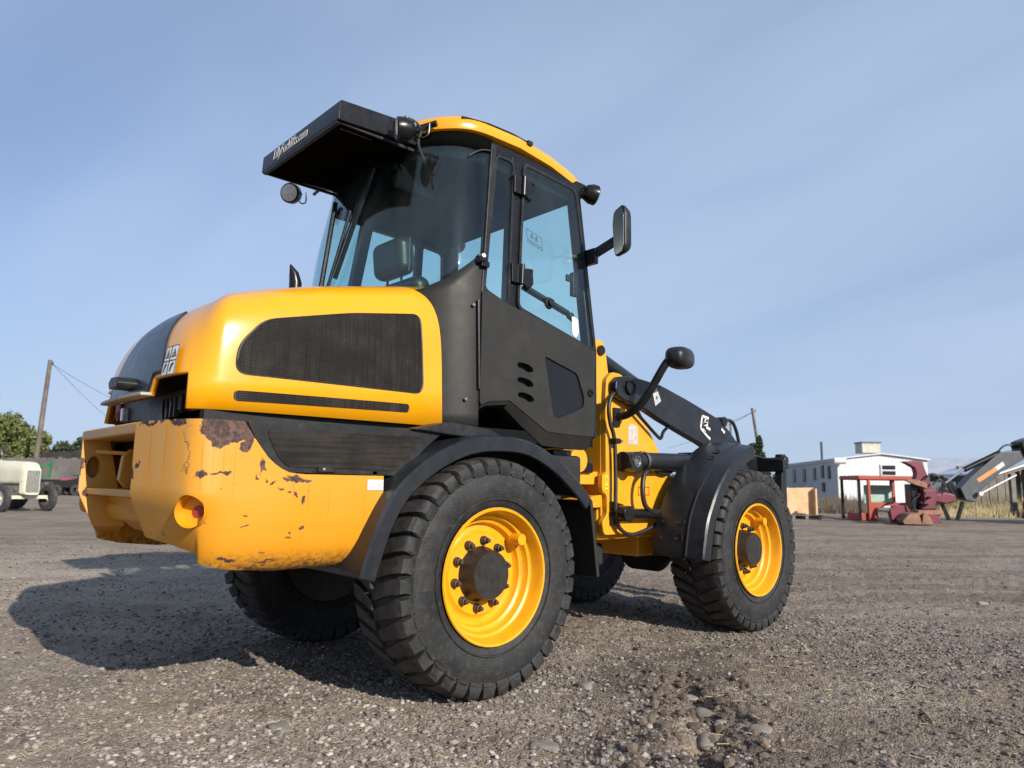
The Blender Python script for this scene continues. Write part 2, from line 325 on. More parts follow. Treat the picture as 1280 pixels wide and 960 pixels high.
def empty(name, loc=(0, 0, 0), rz=0.0, parent=None):
    o = bpy.data.objects.new(name, None); C.objects.link(o); o.location = loc; o.rotation_euler = (0, 0, rz); o.empty_display_size = 0.2
    if parent: o.parent = parent
    o.matrix_basis = Matrix.Translation(loc) @ Matrix.Rotation(rz, 4, 'Z')
    return o
def tag(o, label=None, cat=None, group=None, kind=None):
    for k, v in (('label', label), ('category', cat), ('group', group), ('kind', kind)):
        if v: o[k] = v
    return o
def copy_tree(o, parent=None):
    c = o.copy(); C.objects.link(c); c.parent = parent
    for ch in o.children: copy_tree(ch, c)
    return c
def smooth_path(pts, k=6):
    P = [np.array(p, float) for p in pts]; P = [2*P[0]-P[1]]+P+[2*P[-1]-P[-2]]; out = []
    for i in range(1, len(P)-2):
        for j in range(k):
            t = j/k; a, b, c, d = P[i-1:i+3]
            out.append(tuple(0.5*((2*b)+(-a+c)*t+(2*a-5*b+4*c-d)*t*t+(-a+3*b-3*c+d)*t**3)))
    out.append(tuple(P[-2])); return out
def rounded(poly, r, k=5):
    """polygon with rounded corners"""
    out = []; n = len(poly)
    for i in range(n):
        p = np.array(poly[i], float); a = np.array(poly[i-1], float)-p; b = np.array(poly[(i+1) % n], float)-p
        la, lb = np.linalg.norm(a), np.linalg.norm(b); rr = min(r, la*.45, lb*.45); p0 = p+a/la*rr; p1 = p+b/lb*rr
        for j in range(k+1):
            t = j/k; out.append(tuple((1-t)**2*p0+2*t*(1-t)*p+t*t*p1))
    return out
def apply_mods(o):
    dg = bpy.context.evaluated_depsgraph_get(); dg.update()
    me = bpy.data.meshes.new_from_object(o.evaluated_get(dg)); o.modifiers.clear(); o.data = me
def boolean_cut(o, cutters):
    for c in cutters:
        m = o.modifiers.new('cut', 'BOOLEAN'); m.object = c; m.operation = 'DIFFERENCE'; m.solver = 'EXACT'
    apply_mods(o)
    for c in cutters: bpy.data.objects.remove(c, do_unlink=True)
    o.data.polygons.foreach_set('use_smooth', [True]*len(o.data.polygons)); o.data.set_sharp_from_angle(angle=R(35))
def text_mesh(name, body, size, mat_, parent, loc, rot, extrude=0.001, shear=0.0, xscale=1.0):
    cu = bpy.data.curves.new(name, 'FONT'); cu.body = body; cu.size = size; cu.extrude = extrude; cu.align_x = 'CENTER'; cu.align_y = 'CENTER'; cu.shear = shear
    cu.resolution_u = 3; cu.offset = .0006 if size > .05 else 0
    tmp = bpy.data.objects.new(name+'_tmp', cu); C.objects.link(tmp); dg = bpy.context.evaluated_depsgraph_get(); dg.update()
    me = bpy.data.meshes.new_from_object(tmp.evaluated_get(dg)); bpy.data.objects.remove(tmp, do_unlink=True)
    for v_ in me.vertices: v_.co.x *= xscale
    me.materials.clear(); me.materials.append(mat_); o = bpy.data.objects.new(name, me); C.objects.link(o)
    o.parent = parent; o.matrix_local = Matrix.Translation(loc) @ rot.to_4x4(); return o

# numpy value noise for terrain
def vnoise(x, y, seed=0):
    xi, yi = np.floor(x).astype(np.int64), np.floor(y).astype(np.int64); xf, yf = x-xi, y-yi
    def h(a, b):
        n = (a*374761393+b*668265263+seed*1442695041) & 0xFFFFFFFF; n = ((n ^ (n >> 13))*1274126177) & 0xFFFFFFFF
        return ((n ^ (n >> 16)) & 0xFFFF)/65535.0
    u, v = xf*xf*(3-2*xf), yf*yf*(3-2*yf)
    return (h(xi, yi)*(1-u)+h(xi+1, yi)*u)*(1-v)+(h(xi, yi+1)*(1-u)+h(xi+1, yi+1)*u)*v-0.5
def terrain(x, y):
    x = np.asarray(x, float); y = np.asarray(y, float)
    d = np.hypot(x-CAM[0], y-CAM[1]); k = np.clip(1.3-d/40, 0.15, 1)
    z = 0.030*vnoise(x*0.55, y*0.55, 1)+0.022*vnoise(x*1.7, y*1.7, 2)+k*(0.020*vnoise(x*4.5, y*4.5, 3)+0.014*vnoise(x*12, y*12, 4))
    z = z+np.where(d < 14, 0.010*vnoise(x*30, y*30, 5)+0.006*vnoise(x*70, y*70, 6), 0)
    # churned wheel rut ahead of the camera, to the right of the machine
    rx, ry = x-0.30, y+1.75; along = rx*0.80+ry*0.60; across = -rx*0.60+ry*0.80+0.05*np.sin(along*5)
    env = np.clip(1-np.abs(along)/1.0, 0, 1)**0.5
    churn = np.exp(-(across/0.28)**2)*env; n8 = vnoise(x*16, y*16, 31)+.7*vnoise(x*34, y*34, 32)
    z = z+env*(-0.040*np.exp(-(across/0.07)**2)+0.014*np.exp(-((across-0.15)/0.09)**2)+0.010*np.exp(-((across+0.15)/0.09)**2))*(0.3+1.6*(vnoise(along*9, across*9, 9)+0.5))+churn*0.040*n8
    # flat pads where the tyres stand
    for wx in (0, 2.324):
        for wy in (-.72, .72):
            p = np.exp(-(((x-wx)/0.40)**2+((y-wy)/0.35)**2)**2); z = z*(1-p)+p*0.004
    return z

# ------------------------------------------------------------------ ground
def gravel_ground():
    m, t, b = base_mat('gravel_ground'); v = objco(t)
    big = noise(t, v, 0.35, 4, 0.6); mid = noise(t, v, 1.9, 6, 0.62); fine = noise(t, v, 34, 6, 0.7); grit = noise(t, v, 130, 3, 0.7)
    vo = nd(t, 'ShaderNodeTexVoronoi'); vo.inputs['Scale'].default_value = 85; t.links.new(v, vo.inputs['Vector'])
    vo2 = nd(t, 'ShaderNodeTexVoronoi'); vo2.inputs['Scale'].default_value = 150; t.links.new(v, vo2.inputs['Vector'])
    bw = nd(t, 'ShaderNodeRGBToBW'); t.links.new(vo.outputs['Color'], bw.inputs[0])
    bw2 = nd(t, 'ShaderNodeRGBToBW'); t.links.new(vo2.outputs['Color'], bw2.inputs[0])
    soil = mix(t, ramp(t, mid, 0.3, 0.7), (0.120, 0.082, 0.055), (0.262, 0.198, 0.144))
    stone = mix(t, bw.outputs[0], (0.125, 0.098, 0.074), (0.42, 0.355, 0.285))
    stone2 = mix(t, bw2.outputs[0], (0.095, 0.071, 0.052), (0.385, 0.317, 0.25))
    isst = mth(t, 'MULTIPLY', ramp(t, mth(t, 'ADD', big, mth(t, 'MULTIPLY', mid, 0.8)), 0.72, 1.02), ramp(t, fine, 0.33, 0.5))
    c = mix(t, mth(t, 'MULTIPLY', ramp(t, bw2.outputs[0], 0.40, 0.6), 0.75), soil, stone2)
    c = mix(t, isst, c, stone)
    # tracks driven across the yard: compacted brown bands
    rot = nd(t, 'ShaderNodeVectorRotate', rotation_type='Z_AXIS'); rot.inputs['Angle'].default_value = R(36); t.links.new(v, rot.inputs['Vector'])
    tr = noise(t, mapped(t, rot.outputs[0], (0.13, 1.15, 1), (3, 1, 0)), 1.0, 6, 0.62); tmk = mth(t, 'MULTIPLY', ramp(t, tr, 0.50, 0.60), ramp(t, mid, 0.25, 0.55)); c = mix(t, mth(t, 'MULTIPLY', tmk, 0.5), c, (0.125, 0.089, 0.064))
    # damp, churned earth around the wheel rut
    def blob(cx, cy, sx, sy):
        a = nd(t, 'ShaderNodeVectorMath', operation='SUBTRACT'); t.links.new(v, a.inputs[0]); a.inputs[1].default_value = (cx, cy, 0)
        d = nd(t, 'ShaderNodeVectorMath', operation='DIVIDE'); t.links.new(a.outputs[0], d.inputs[0]); d.inputs[1].default_value = (sx, sy, 1)
        l = nd(t, 'ShaderNodeVectorMath', operation='LENGTH'); t.links.new(d.outputs[0], l.inputs[0]); return ramp(t, l.outputs['Value'], 1.0, 0.2)
    dmp = mth(t, 'MAXIMUM', blob(0.3, -1.75, 1.1, 0.75), blob(0.9, -1.05, 1.2, 0.5)); dmp = mth(t, 'MULTIPLY', dmp, ramp(t, mth(t, 'ADD', mth(t, 'MULTIPLY', mid, .6), mth(t, 'MULTIPLY', fine, .4)), 0.40, 0.58))
    c = mix(t, mth(t, 'MULTIPLY', dmp, 0.8), c, (0.055, 0.038, 0.029))
    pale = mth(t, 'MULTIPLY', mth(t, 'MAXIMUM', blob(-1.7, -1.2, 1.9, 1.9), blob(-1.0, 5.5, 3.0, 4.5)), ramp(t, mth(t, 'ADD', mth(t, 'MULTIPLY', mid, .5), mth(t, 'MULTIPLY', fine, .5)), 0.36, 0.56)); c = mix(t, mth(t, 'MULTIPLY', pale, 0.75), c, mix(t, bw.outputs[0], (0.25, 0.203, 0.156), (0.54, 0.458, 0.365)))
    t.links.new(c, b.inputs['Base Color']); b.inputs['Roughness'].default_value = 0.92; b.inputs['Specular IOR Level'].default_value = 0.25
    h = mth(t, 'ADD', mth(t, 'MULTIPLY', ramp(t, vo.outputs['Distance'], 0.6, 0.0), 0.8), mth(t, 'ADD', mth(t, 'MULTIPLY', ramp(t, vo2.outputs['Distance'], 0.6, 0.0), 0.45), mth(t, 'MULTIPLY', fine, 0.8)))
    t.links.new(bump(t, h, 0.85, 0.010), b.inputs['Normal']); return m
def np_mesh(name, verts, faces, mat_, smooth=True, cols=None):
    me = bpy.data.meshes.new(name); k = faces.shape[1]
    me.vertices.add(len(verts)); me.vertices.foreach_set('co', np.ascontiguousarray(verts, dtype=np.float32).ravel())
    me.loops.add(faces.size); me.loops.foreach_set('vertex_index', np.ascontiguousarray(faces, dtype=np.int32).ravel())
    me.polygons.add(len(faces)); me.polygons.foreach_set('loop_start', np.arange(0, faces.size, k, dtype=np.int32))
    me.polygons.foreach_set('use_smooth', np.full(len(faces), smooth))
    me.update(calc_edges=True); me.validate()
    if cols is not None:
        a = me.color_attributes.new('tone', 'FLOAT_COLOR', 'POINT'); a.data.foreach_set('color', np.ascontiguousarray(cols, dtype=np.float32).ravel())
    me.materials.append(mat_); return me
def build_ground():
    rr = [0.0, 0.004, 0.25, 0.5, 0.8, 1.1, 1.4, 1.7]; r_ = 1.9
    while r_ < 8: rr.append(r_); r_ *= 1.0058
    while r_ < 32: rr.append(r_); r_ *= 1.016
    while r_ < 6000: rr.append(r_); r_ *= 1.06
    rr = np.array(rr[1:])
    a1 = np.linspace(YAW-R(44), YAW+R(44), 760); a2 = np.linspace(YAW+R(44), YAW+R(316), 150)[1:-1]
    aa = np.concatenate([a1, a2]); A, Q = np.meshgrid(aa, rr)
    x = CAM[0]+Q*np.cos(A); y = CAM[1]+Q*np.sin(A); z = terrain(x, y)
    v = np.stack([x, y, z], -1).reshape(-1, 3); nr, na = Q.shape
    i, j = np.meshgrid(np.arange(nr-1), np.arange(na), indexing='ij'); j2 = (j+1) % na
    f = np.stack([i*na+j, (i+1)*na+j, (i+1)*na+j2, i*na+j2], -1).reshape(-1, 4)
    # close the small hole under the viewpoint
    v = np.vstack([v, [[CAM[0], CAM[1], 0.0]]]); cc = len(v)-1
    me = np_mesh('ground', v, f, gravel_ground()); o = bpy.data.objects.new('ground', me); C.objects.link(o); tag(o, kind='structure')
    return o
build_ground()

def stone_mat():
    m, t, b = base_mat('gravel_stone'); at_ = nd(t, 'ShaderNodeAttribute', attribute_name='tone'); v = objco(t)
    c = mix(t, mth(t, 'MULTIPLY', ramp(t, noise(t, v, 160, 3), 0.35, 0.7), 0.35), at_.outputs['Color'], (0.14, 0.105, 0.078))
    t.links.new(c, b.inputs['Base Color']); b.inputs['Roughness'].default_value = 0.85; b.inputs['Specular IOR Level'].default_value = 0.3
    t.links.new(bump(t, noise(t, v, 220, 3), 0.3, 0.003), b.inputs['Normal']); return m
m_stone = stone_mat()
def scatter(n, rmin, rmax, ico, smin, smax):
    phi = (1+5**.5)/2
    if ico:
        bv = np.array([(-1, phi, 0), (1, phi, 0), (-1, -phi, 0), (1, -phi, 0), (0, -1, phi), (0, 1, phi), (0, -1, -phi), (0, 1, -phi), (phi, 0, -1), (phi, 0, 1), (-phi, 0, -1), (-phi, 0, 1)])/1.9
        bf = np.array([(0, 11, 5), (0, 5, 1), (0, 1, 7), (0, 7, 10), (0, 10, 11), (1, 5, 9), (5, 11, 4), (11, 10, 2), (10, 7, 6), (7, 1, 8), (3, 9, 4), (3, 4, 2), (3, 2, 6), (3, 6, 8), (3, 8, 9), (4, 9, 5), (2, 4, 11), (6, 2, 10), (8, 6, 7), (9, 8, 1)])
    else:
        bv = np.array([(1, 0, 0), (-1, 0, 0), (0, 1, 0), (0, -1, 0), (0, 0, 1), (0, 0, -1)], float)
        bf = np.array([(0, 2, 4), (2, 1, 4), (1, 3, 4), (3, 0, 4), (2, 0, 5), (1, 2, 5), (3, 1, 5), (0, 3, 5)])
    # more pebbles where gravel lies, fewer on the bare soil
    q = np.exp(rng.uniform(np.log(rmin), np.log(rmax), n*2)); a = rng.uniform(YAW-R(41), YAW+R(41), n*2)
    x = CAM[0]+q*np.cos(a); y = CAM[1]+q*np.sin(a)
    dens = vnoise(x*0.8, y*0.8, 21)+0.6*vnoise(x*2.6, y*2.6, 22)+0.5; keep = rng.uniform(0, 1, n*2) < np.clip(dens*1.2+0.12, 0.08, 1); x, y = x[keep][:n], y[keep][:n]; n = len(x)
    s = smin+(smax-smin)*rng.uniform(0, 1, n)**5.0
    jit = 1+rng.uniform(-.32, .32, (n, len(bv), 3)); sc = np.stack([s*rng.uniform(.8, 1.4, n), s*rng.uniform(.7, 1.1, n), s*rng.uniform(.4, .8, n)], -1)
    ang = rng.uniform(0, 6.28, n); V = bv[None]*jit*sc[:, None, :]
    ca, sa = np.cos(ang)[:, None], np.sin(ang)[:, None]
    X = V[..., 0]*ca-V[..., 1]*sa+x[:, None]; Y = V[..., 0]*sa+V[..., 1]*ca+y[:, None]; Z = V[..., 2]+(terrain(x, y)+sc[:, 2]*0.25)[:, None]
    g = rng.uniform(.07, .26, n)*rng.choice([.55, .9, 1.0, 1.3], n); warm = rng.uniform(.82, 1.0, n)
    g = g*(1+.7*np.exp(-(((x+1.7)/1.7)**2+((y+1.2)/1.7)**2))); col = np.stack([g, g*(.78+.12*warm), g*(.56+.28*warm), np.ones(n)], -1)
    return np.stack([X, Y, Z], -1).reshape(-1, 3), (bf[None]+(np.arange(n)*len(bv))[:, None, None]).reshape(-1, 3), np.repeat(col, len(bv), 0)
for nm, args in (('gravel', (52000, 2.0, 6.0, True, .0020, .015)), ('gravel', (60000, 3.5, 14.0, False, .0035, .015))):
    v_, f_, c_ = scatter(*args); o = bpy.data.objects.new(nm, np_mesh(nm, v_, f_, m_stone, False, c_)); C.objects.link(o)
    tag(o, 'loose grey and brown gravel strewn over the yard', 'gravel', kind='stuff')

# ------------------------------------------------------------------ wheel loader
LD = empty('wheel_loader'); tag(LD, 'yellow and black articulated wheel loader with tall glazed cab on gravel', 'wheel loader')
LWB = 2.324

# ---- wheels
def wheel_proto():
    W = empty('wheel', (0, -.72, .53), parent=LD)
    ty = MB()
    prof = [(-.150, .288), (-.172, .298), (-.186, .325), (-.196, .365), (-.199, .405), (-.196, .435), (-.190, .452), (-.186, .454), (-.180, .472), (-.160, .494), (-.12, .506), (-.06, .511), (0, .512)]
    prof = prof+[(-a, r) for a, r in prof[:-1][::-1]]+[(.14, .284), (-.14, .284)]
    ty.lathe(prof, 96, 'y', closed=True)
    N = 38
    for k in range(N):
        for side in (-1, 1):
            th0 = 2*math.pi*(k+(0.5 if side > 0 else 0))/N+random.uniform(-.004, .004)
            # sections from the sidewall over the shoulder to the crown: (y, r_base, r_top, skew, halfwidth)
            S = [(-.1885, .455, .457, 0.000, .026), (-.1945, .464, .474, .002, .030), (-.1955, .474, .494, .005, .033), (-.188, .480, .510, .009, .0345), (-.170, .486, .5205, .014, .035), (-.125, .494, .525, .030, .034), (-.080, .498, .528, .055, .031), (-.030, .500, .530, .092, .029), (-.006, .500, .530, .104, .022)]
            secs = []
            for y, rb, rtp, sk, hw in S:
                pts = []
                for rad, hwm in ((rb-.012, 1.18), (rtp, .86)):
                    for sg in ((-1, 1) if rad == rb-.012 else (1, -1)):
                        a = th0+sk+sg*hw*hwm/.5*.98
                        pts.append((rad*math.cos(a), -side*-y if False else (y if side < 0 else -y), rad*math.sin(a)))
                pts = [tuple(c_+random.uniform(-.0022, .0022) for c_ in p_) for p_ in pts]; secs.append(pts)
            ty.loft(secs)
    # raised rings on the sidewall
    for sd in (-1, 1):
        ty.lathe([(sd*.190, .334), (sd*.1965, .336), (sd*.1975, .340), (sd*.1945, .343)], 96, 'y')
    ty.v = [(x, y*.87 if y > 0 else y, z) for x, y, z in ty.v]
    obj('tyre', ty, m_tyre, W, 32)
    rm = MB()
    pr = [(-.176, .290), (-.188, .302), (-.194, .298), (-.192, .289), (-.168, .279), (-.140, .276), (-.128, .270), (-.122, .258), (-.098, .252), (-.090, .246), (-.085, .232), (-.060, .228), (-.052, .222), (-.050, .205), (-.056, .19), (-.070, .18), (-.070, .04)]
    rm.lathe(pr, 80, 'y'); rm.lathe([(-.05, .225), (.12, .235), (.135, .29)], 60, 'y')
    obj('rim', rm, m_rim, W, 35)
    hb = MB(); hb.lathe([(-.06, .125), (-.085, .122), (-.10, .111), (-.146, .108), (-.155, .102), (-.155, .0)], 40, 'y'); hb.lathe([(-.157, .0), (-.1565, .012), (-.154, .013)], 12, 'y', c=(-.06, 0, .012))
    hb.cyl((0, -.05, 0), (0, .30, 0), .12, 24); hb.lathe([(.145, .0), (.155, .290), (.14, .292)], 40, 'y')
    obj('hub', hb, m_hub, W, 40)
    bl = MB(); bl.lathe([(0, .0205), (-.012, .0205), (-.016, .017), (-.028, .016), (-.030, .011), (-.045, .010), (-.047, 0)], 10, 'y'); bme = bl.mesh('wheel_bolt', m_bolt, 30)
    for k in range(10):
        a = 2*math.pi*k/10+.2; b_ = obj('wheel_bolt', bme, None, W); b_.location = (.150*math.cos(a), -.069, .150*math.sin(a))
    tb = MB(); a = R(38); c_ = Vector((.243*math.cos(a), -.10, .243*math.sin(a)))
    tb.lathe([(-.148, .0), (-.148, .026), (-.10, .028), (-.08, .028)], 16, 'y', c=(c_.x, 0, c_.z)); obj('rim_lug', tb, m_rim, W, 40)
    return W
W0 = wheel_proto()
for x, y in ((LWB, -.72), (0, .72), (LWB, .72)):
    w_ = copy_tree(W0, LD); w_.matrix_basis = Matrix.Translation((x, y, .53)) @ (Matrix.Rotation(math.pi, 4, 'Z') if y > 0 else Matrix.Identity(4)) @ Matrix.Rotation(R(0 if y > 0 else -9), 4, 'Y')

# ---- hood
def crest(x): return float(np.interp(x, [-1.45, -1.30, -1.08, -.92, -.74, -.42, -.10, .1], [1.54, 1.63, 1.71, 1.758, 1.806, 1.872, 1.935, 1.96]))
HZ = 1.20
PLAN = [(-.085, -.645), (-.4, -.645), (-.7, -.642), (-.95, -.635), (-1.10, -.624), (-1.19, -.608), (-1.245, -.585), (-1.285, -.545), (-1.305, -.49), (-1.316, -.42), (-1.325, -.30), (-1.330, -.15), (-1.332, 0)]
PL = smooth_path([p+(0,) for p in PLAN], 8); PL = [(p[0], p[1]) for p in PL]
def hood_pt(px, py, b):
    """px,py on the plan outline (right half), b: height fraction"""
    wr = min(1, max(0, (-1.16-px)/.15)); wr = wr*wr*(3-2*wr)
    n = 6.5*(1-wr)+4.5*wr; k = .02*(1-wr)+.14*wr
    a = 1-(max(0, 1-b**n))**(1/n); s = a*(1-k)+k*b
    sx = max(px, -.85); X = px+(sx-px)*s; Y = py*(1-s)
    return X, Y, HZ+(crest(X)-HZ)*b
def hood_bmin(px, py):
    y = abs(py)
    if px > -1.272: return 0.0
    if y > .562: return 0.0
    def z2b(z): return (z-HZ)/(1.60-HZ)
    if y > .30: return z2b(1.325)
    return z2b(1.262)
bs = [math.sin(t)**.5 for t in np.linspace(0, math.pi/2, 30)]
def hood_half(sgn):
    rows = []
    for px, py in PL:
        b0 = hood_bmin(px, py); row = []
        for q in bs:
            b = max(q, b0); X, Y, Z = hood_pt(px, py, min(b, .99999)); row.append((X, sgn*-Y if sgn < 0 else Y, Z))
        rows.append(row)
    return rows
hd = MB(); rws = hood_half(1); rws = rws+[[(x, -y, z) for x, y, z in r] for r in rws[:-1][::-1]]
nb = len(bs); vs = [p for r in rws for p in r]
hd.add(vs, [(i*nb+j, (i+1)*nb+j, (i+1)*nb+j+1, i*nb+j+1) for i in range(len(rws)-1) for j in range(nb-1)])
HOOD = obj('hood', hd, m_yellow, LD, 60, solid=.018)
def hood_y(x, z, off=0.0):
    b = min(.999, (z-HZ)/(crest(x)-HZ)); py = -np.interp(-x, [-p[0] for p in PL], [-p[1] for p in PL])
    return hood_pt(x, py, b)[1]-off
def dense(poly, step=.03):
    out = []
    for i in range(len(poly)):
        a, b = np.array(poly[i], float), np.array(poly[(i+1) % len(poly)], float); k = max(1, int(np.linalg.norm(b-a)/step))
        out += [tuple(a+(b-a)*j/k) for j in range(k)]
    return out
def on_side(poly, yfn, off, depth, inner=0):
    """plate that follows the body side: fan of a polygon (x,z) pushed onto the surface"""
    poly = dense(poly); c = np.mean(np.array(poly), 0); vs = [(c[0], yfn(c[0], c[1])-off, c[1])]; fs = []; n = len(poly); K = 6
    for k in range(1, K+1):
        for p in poly:
            q = c+(np.array(p)-c)*k/K; vs.append((q[0], yfn(q[0], q[1])-off, q[1]))
    for i in range(n):
        fs.append((0, 1+i, 1+(i+1) % n))
        for k in range(K-1): fs.append((1+k*n+i, 1+(k+1)*n+i, 1+(k+1)*n+(i+1) % n, 1+k*n+(i+1) % n))
    o = len(vs)
    for p in poly: vs.append((p[0], yfn(p[0], p[1])+depth, p[1]))
    for i in range(n): fs.append((1+(K-1)*n+i, o+i, o+(i+1) % n, 1+(K-1)*n+(i+1) % n))
    return MB().add(vs, fs)
def ring_on(poly, yfn, wdt, off):
    poly = dense(poly); c = np.mean(np.array(poly), 0); n = len(poly); vs = []; fs = []
    for s_, o_ in ((1+wdt, -.004), (1+wdt*.6, off), (1.0, off), (1-wdt*.5, -.002)):
        for p in poly:
            q = c+(np.array(p)-c)*s_; vs.append((q[0], yfn(q[0], q[1])-o_, q[1]))
    for k in range(3):
        for i in range(n): fs.append((k*n+i, k*n+(i+1) % n, (k+1)*n+(i+1) % n, (k+1)*n+i))
    return MB().add(vs, fs)
gp = rounded([(-1.105, 1.345), (-1.098, 1.46), (-1.00, 1.575), (-.62, 1.665), (-.262, 1.722), (-.245, 1.345)], .05, 6)
obj('side_grille', on_side(gp, hood_y, .003, .01), m_grille, HOOD, 60)
obj('grille_trim', ring_on(gp, hood_y, .022, .005), m_blackp, HOOD, 60)
sp_ = rounded([(-1.105, 1.238), (-1.105, 1.278), (-.322, 1.290), (-.322, 1.252)], .019, 5)
obj('vent_slot', on_side(sp_, hood_y, .003, .01), m_grille, HOOD, 60)
obj('slot_trim', ring_on(sp_, hood_y, .02, .004), m_blackp, HOOD, 60)
# mirrored side
for nm, pl, m_ in (('side_grille', gp, m_grille), ('vent_slot', sp_, m_grille)):
    q = on_side(pl, hood_y, .003, .01); q.v = [(x, -y, z) for x, y, z in q.v]; obj(nm, q, m_, HOOD, 60)
# dark rear panel of the hood
def rear_surf(y, b):
    x_ = np.interp(-abs(y), [p[1] for p in PL], [p[0] for p in PL]); X, Y, Z = hood_pt(x_, -abs(y) if y else -1e-4, b); return X, (Y if y < 0 else -Y), Z
def rp(u, v):
    hw = .355-.11*v; y = (u*2-1)*hw-.045; b0 = .17+.17*(1 if abs(y) > .29 else 0); b = b0+(.93-b0)*v; X, Y, Z = rear_surf(y, b); return (X-.006-.004*math.sin(math.pi*u), Y, Z+.004)
obj('rear_panel', MB().grid(rp, 56, 14), mat('dark_rear_panel', (0.016, 0.024, 0.036), 0.30, var=.15, dust=.12, dustc=(.05, .055, .06)), HOOD, 60, solid=.012)
cb = MB(); cb.prism(rounded([(-.12, 1.305), (.0, 1.305), (.015, 1.335), (-.02, 1.355), (-.11, 1.35), (-.135, 1.325)], .01), 'x', -1.395, -1.30); obj('rear_camera', cb, m_blackp, HOOD, 40, bevel=.006)
lp = MB(); lp.prism([(-1.31, .31), (-1.352, .30), (-1.362, .2), (-1.366, 0), (-1.362, -.2), (-1.352, -.30), (-1.31, -.31)], 'z', 1.262, 1.276); obj('rear_lip', lp, mat('lip_grey', (.30, .27, .23), .5), HOOD, 40, bevel=.004)
# warning decals on the hood corner
def decal_panel(parent, fn, u0_, v0_, du, dv, n=(2, 2)):
    pass
dk = MB(); sg = MB()
def hood_corner(u, v, off):
    i = np.interp(u, [0, 1], [0, 1]); y = -.405+u*(-.105); b = .30+v*.27
    x_ = np.interp(-abs(y), [p[1] for p in PL][20:], [p[0] for p in PL][20:]); X, Y, Z = hood_pt(x_, y, b); nrm = Vector((-.95, -.25, .2)).normalized()
    return (X+nrm.x*off, Y+nrm.y*off, Z+nrm.z*off)
dk.grid(lambda u, v: hood_corner(u, v, .012), 8, 8); DEC = obj('warning_decal', dk, m_white, HOOD, 60)
for (a0, a1, b0_, b1) in ((.47, .53, 0, 1), (0, 1, .47, .50), (0, .03, 0, 1), (.97, 1, 0, 1), (0, 1, 0, .02), (0, 1, .98, 1)):
    sg.grid(lambda u, v: hood_corner(a0+u*(a1-a0), b0_+v*(b1-b0_), .0135), 3, 3)
for cu in (.25, .75):
    T = [(cu-.17, .60), (cu+.17, .60), (cu, .90)]; I = [(cu-.10, .64), (cu+.10, .64), (cu, .83)]
    vs = [hood_corner(a, b, .0135) for a, b in T+I]; sg.add(vs, [(0, 1, 4, 3), (1, 2, 5, 4), (2, 0, 3, 5)])
    sg.grid(lambda u, v: hood_corner(cu-.03+.06*u, .66+.09*v, .0135), 2, 2)
    vs = [hood_corner(cu+a, .25+b, .0135) for a, b in ((-.12, -.15), (-.02, -.12), (.02, .02), (.12, .10), (.05, .17), (-.06, .12), (-.10, 0))]; sg.add(vs, [tuple(range(7))])
obj('warning_symbols', sg, m_dblack, DEC, 0)
# dark box under the hood with the tail lamps
ub = MB(); ub.box((-.72, 0, 1.17), (.98, 1.14, .26)); ub.box((-.70, 0, 1.45), (.9, .9, .3)); obj('engine_bay_casing', ub, m_blackp, LD, 30, bevel=.01)
obj('hood_seal', MB().box((-.66, -.40, 1.172), (1.10, .41, .055)), m_dark, LD, 30); obj('hood_seal', MB().box((-.66, .40, 1.172), (1.10, .41, .055)), m_dark, LD, 30)
for s in (-1, 1):
    tl = MB(); tl.lathe([(0, 0), (-.002, .045), (.010, .062), (.06, .066), (.07, .066)], 24, 'x'); o = obj('tail_lamp', tl, m_red, LD, 40); o.location = (-1.232, s*.525, 1.262); o.scale = (1, .75, .85)
    o = obj('reverse_lamp', MB().box((-1.222, s*.40, 1.235), (.03, .035, .065)), m_lens if s > 0 else m_blackp, LD, 30, bevel=.006)
for k in range(4): obj('casing_rib', MB().box((-1.235, -.22-.05*k, 1.22), (.02, .012, .08)), m_blackp, LD, 30)

# ---- counterweight
CWP = smooth_path([(-1.385, -.40, 0), (-1.372, -.47, 0), (-1.350, -.58, 0), (-1.322, -.69, 0), (-1.290, -.755, 0), (-1.235, -.783, 0), (-1.13, -.792, 0), (-.95, -.795, 0), (-.72, -.795, 0), (-.535, -.795, 0)], 7)
CWP = [(p[0], p[1]) for p in CWP]
def cw_top(x, y):
    if x < -1.13: return 1.148
    return float(np.interp(x, [-1.13, -1.075, -1.03, -.99, -.95, -.9, -.4], [1.148, 1.07, 1.015, .985, .968, .962, .962]))
def cw_inset(z, x, y):
    rear = min(1, max(0, (-1.12-x)/.22)); rear = rear*rear*(3-2*rear); i_r = np.interp(z, [.58, .60, .66, .72, .80, .855, .875, 1.16], [.16, .145, .105, .070, .034, .008, 0, 0]); i_s = np.interp(z, [.58, .60, .62, .65, .70, .78, .86, 1.16], [.15, .105, .070, .042, .020, .006, 0, 0])
    return float(i_r*rear+i_s*(1-rear))
cw = MB(); lv = [0, .04, .09, .15, .22, .3, .38, .46, .50, .56, .65, .75, .85, .95, 1.0]; secs = []
n = len(CWP)
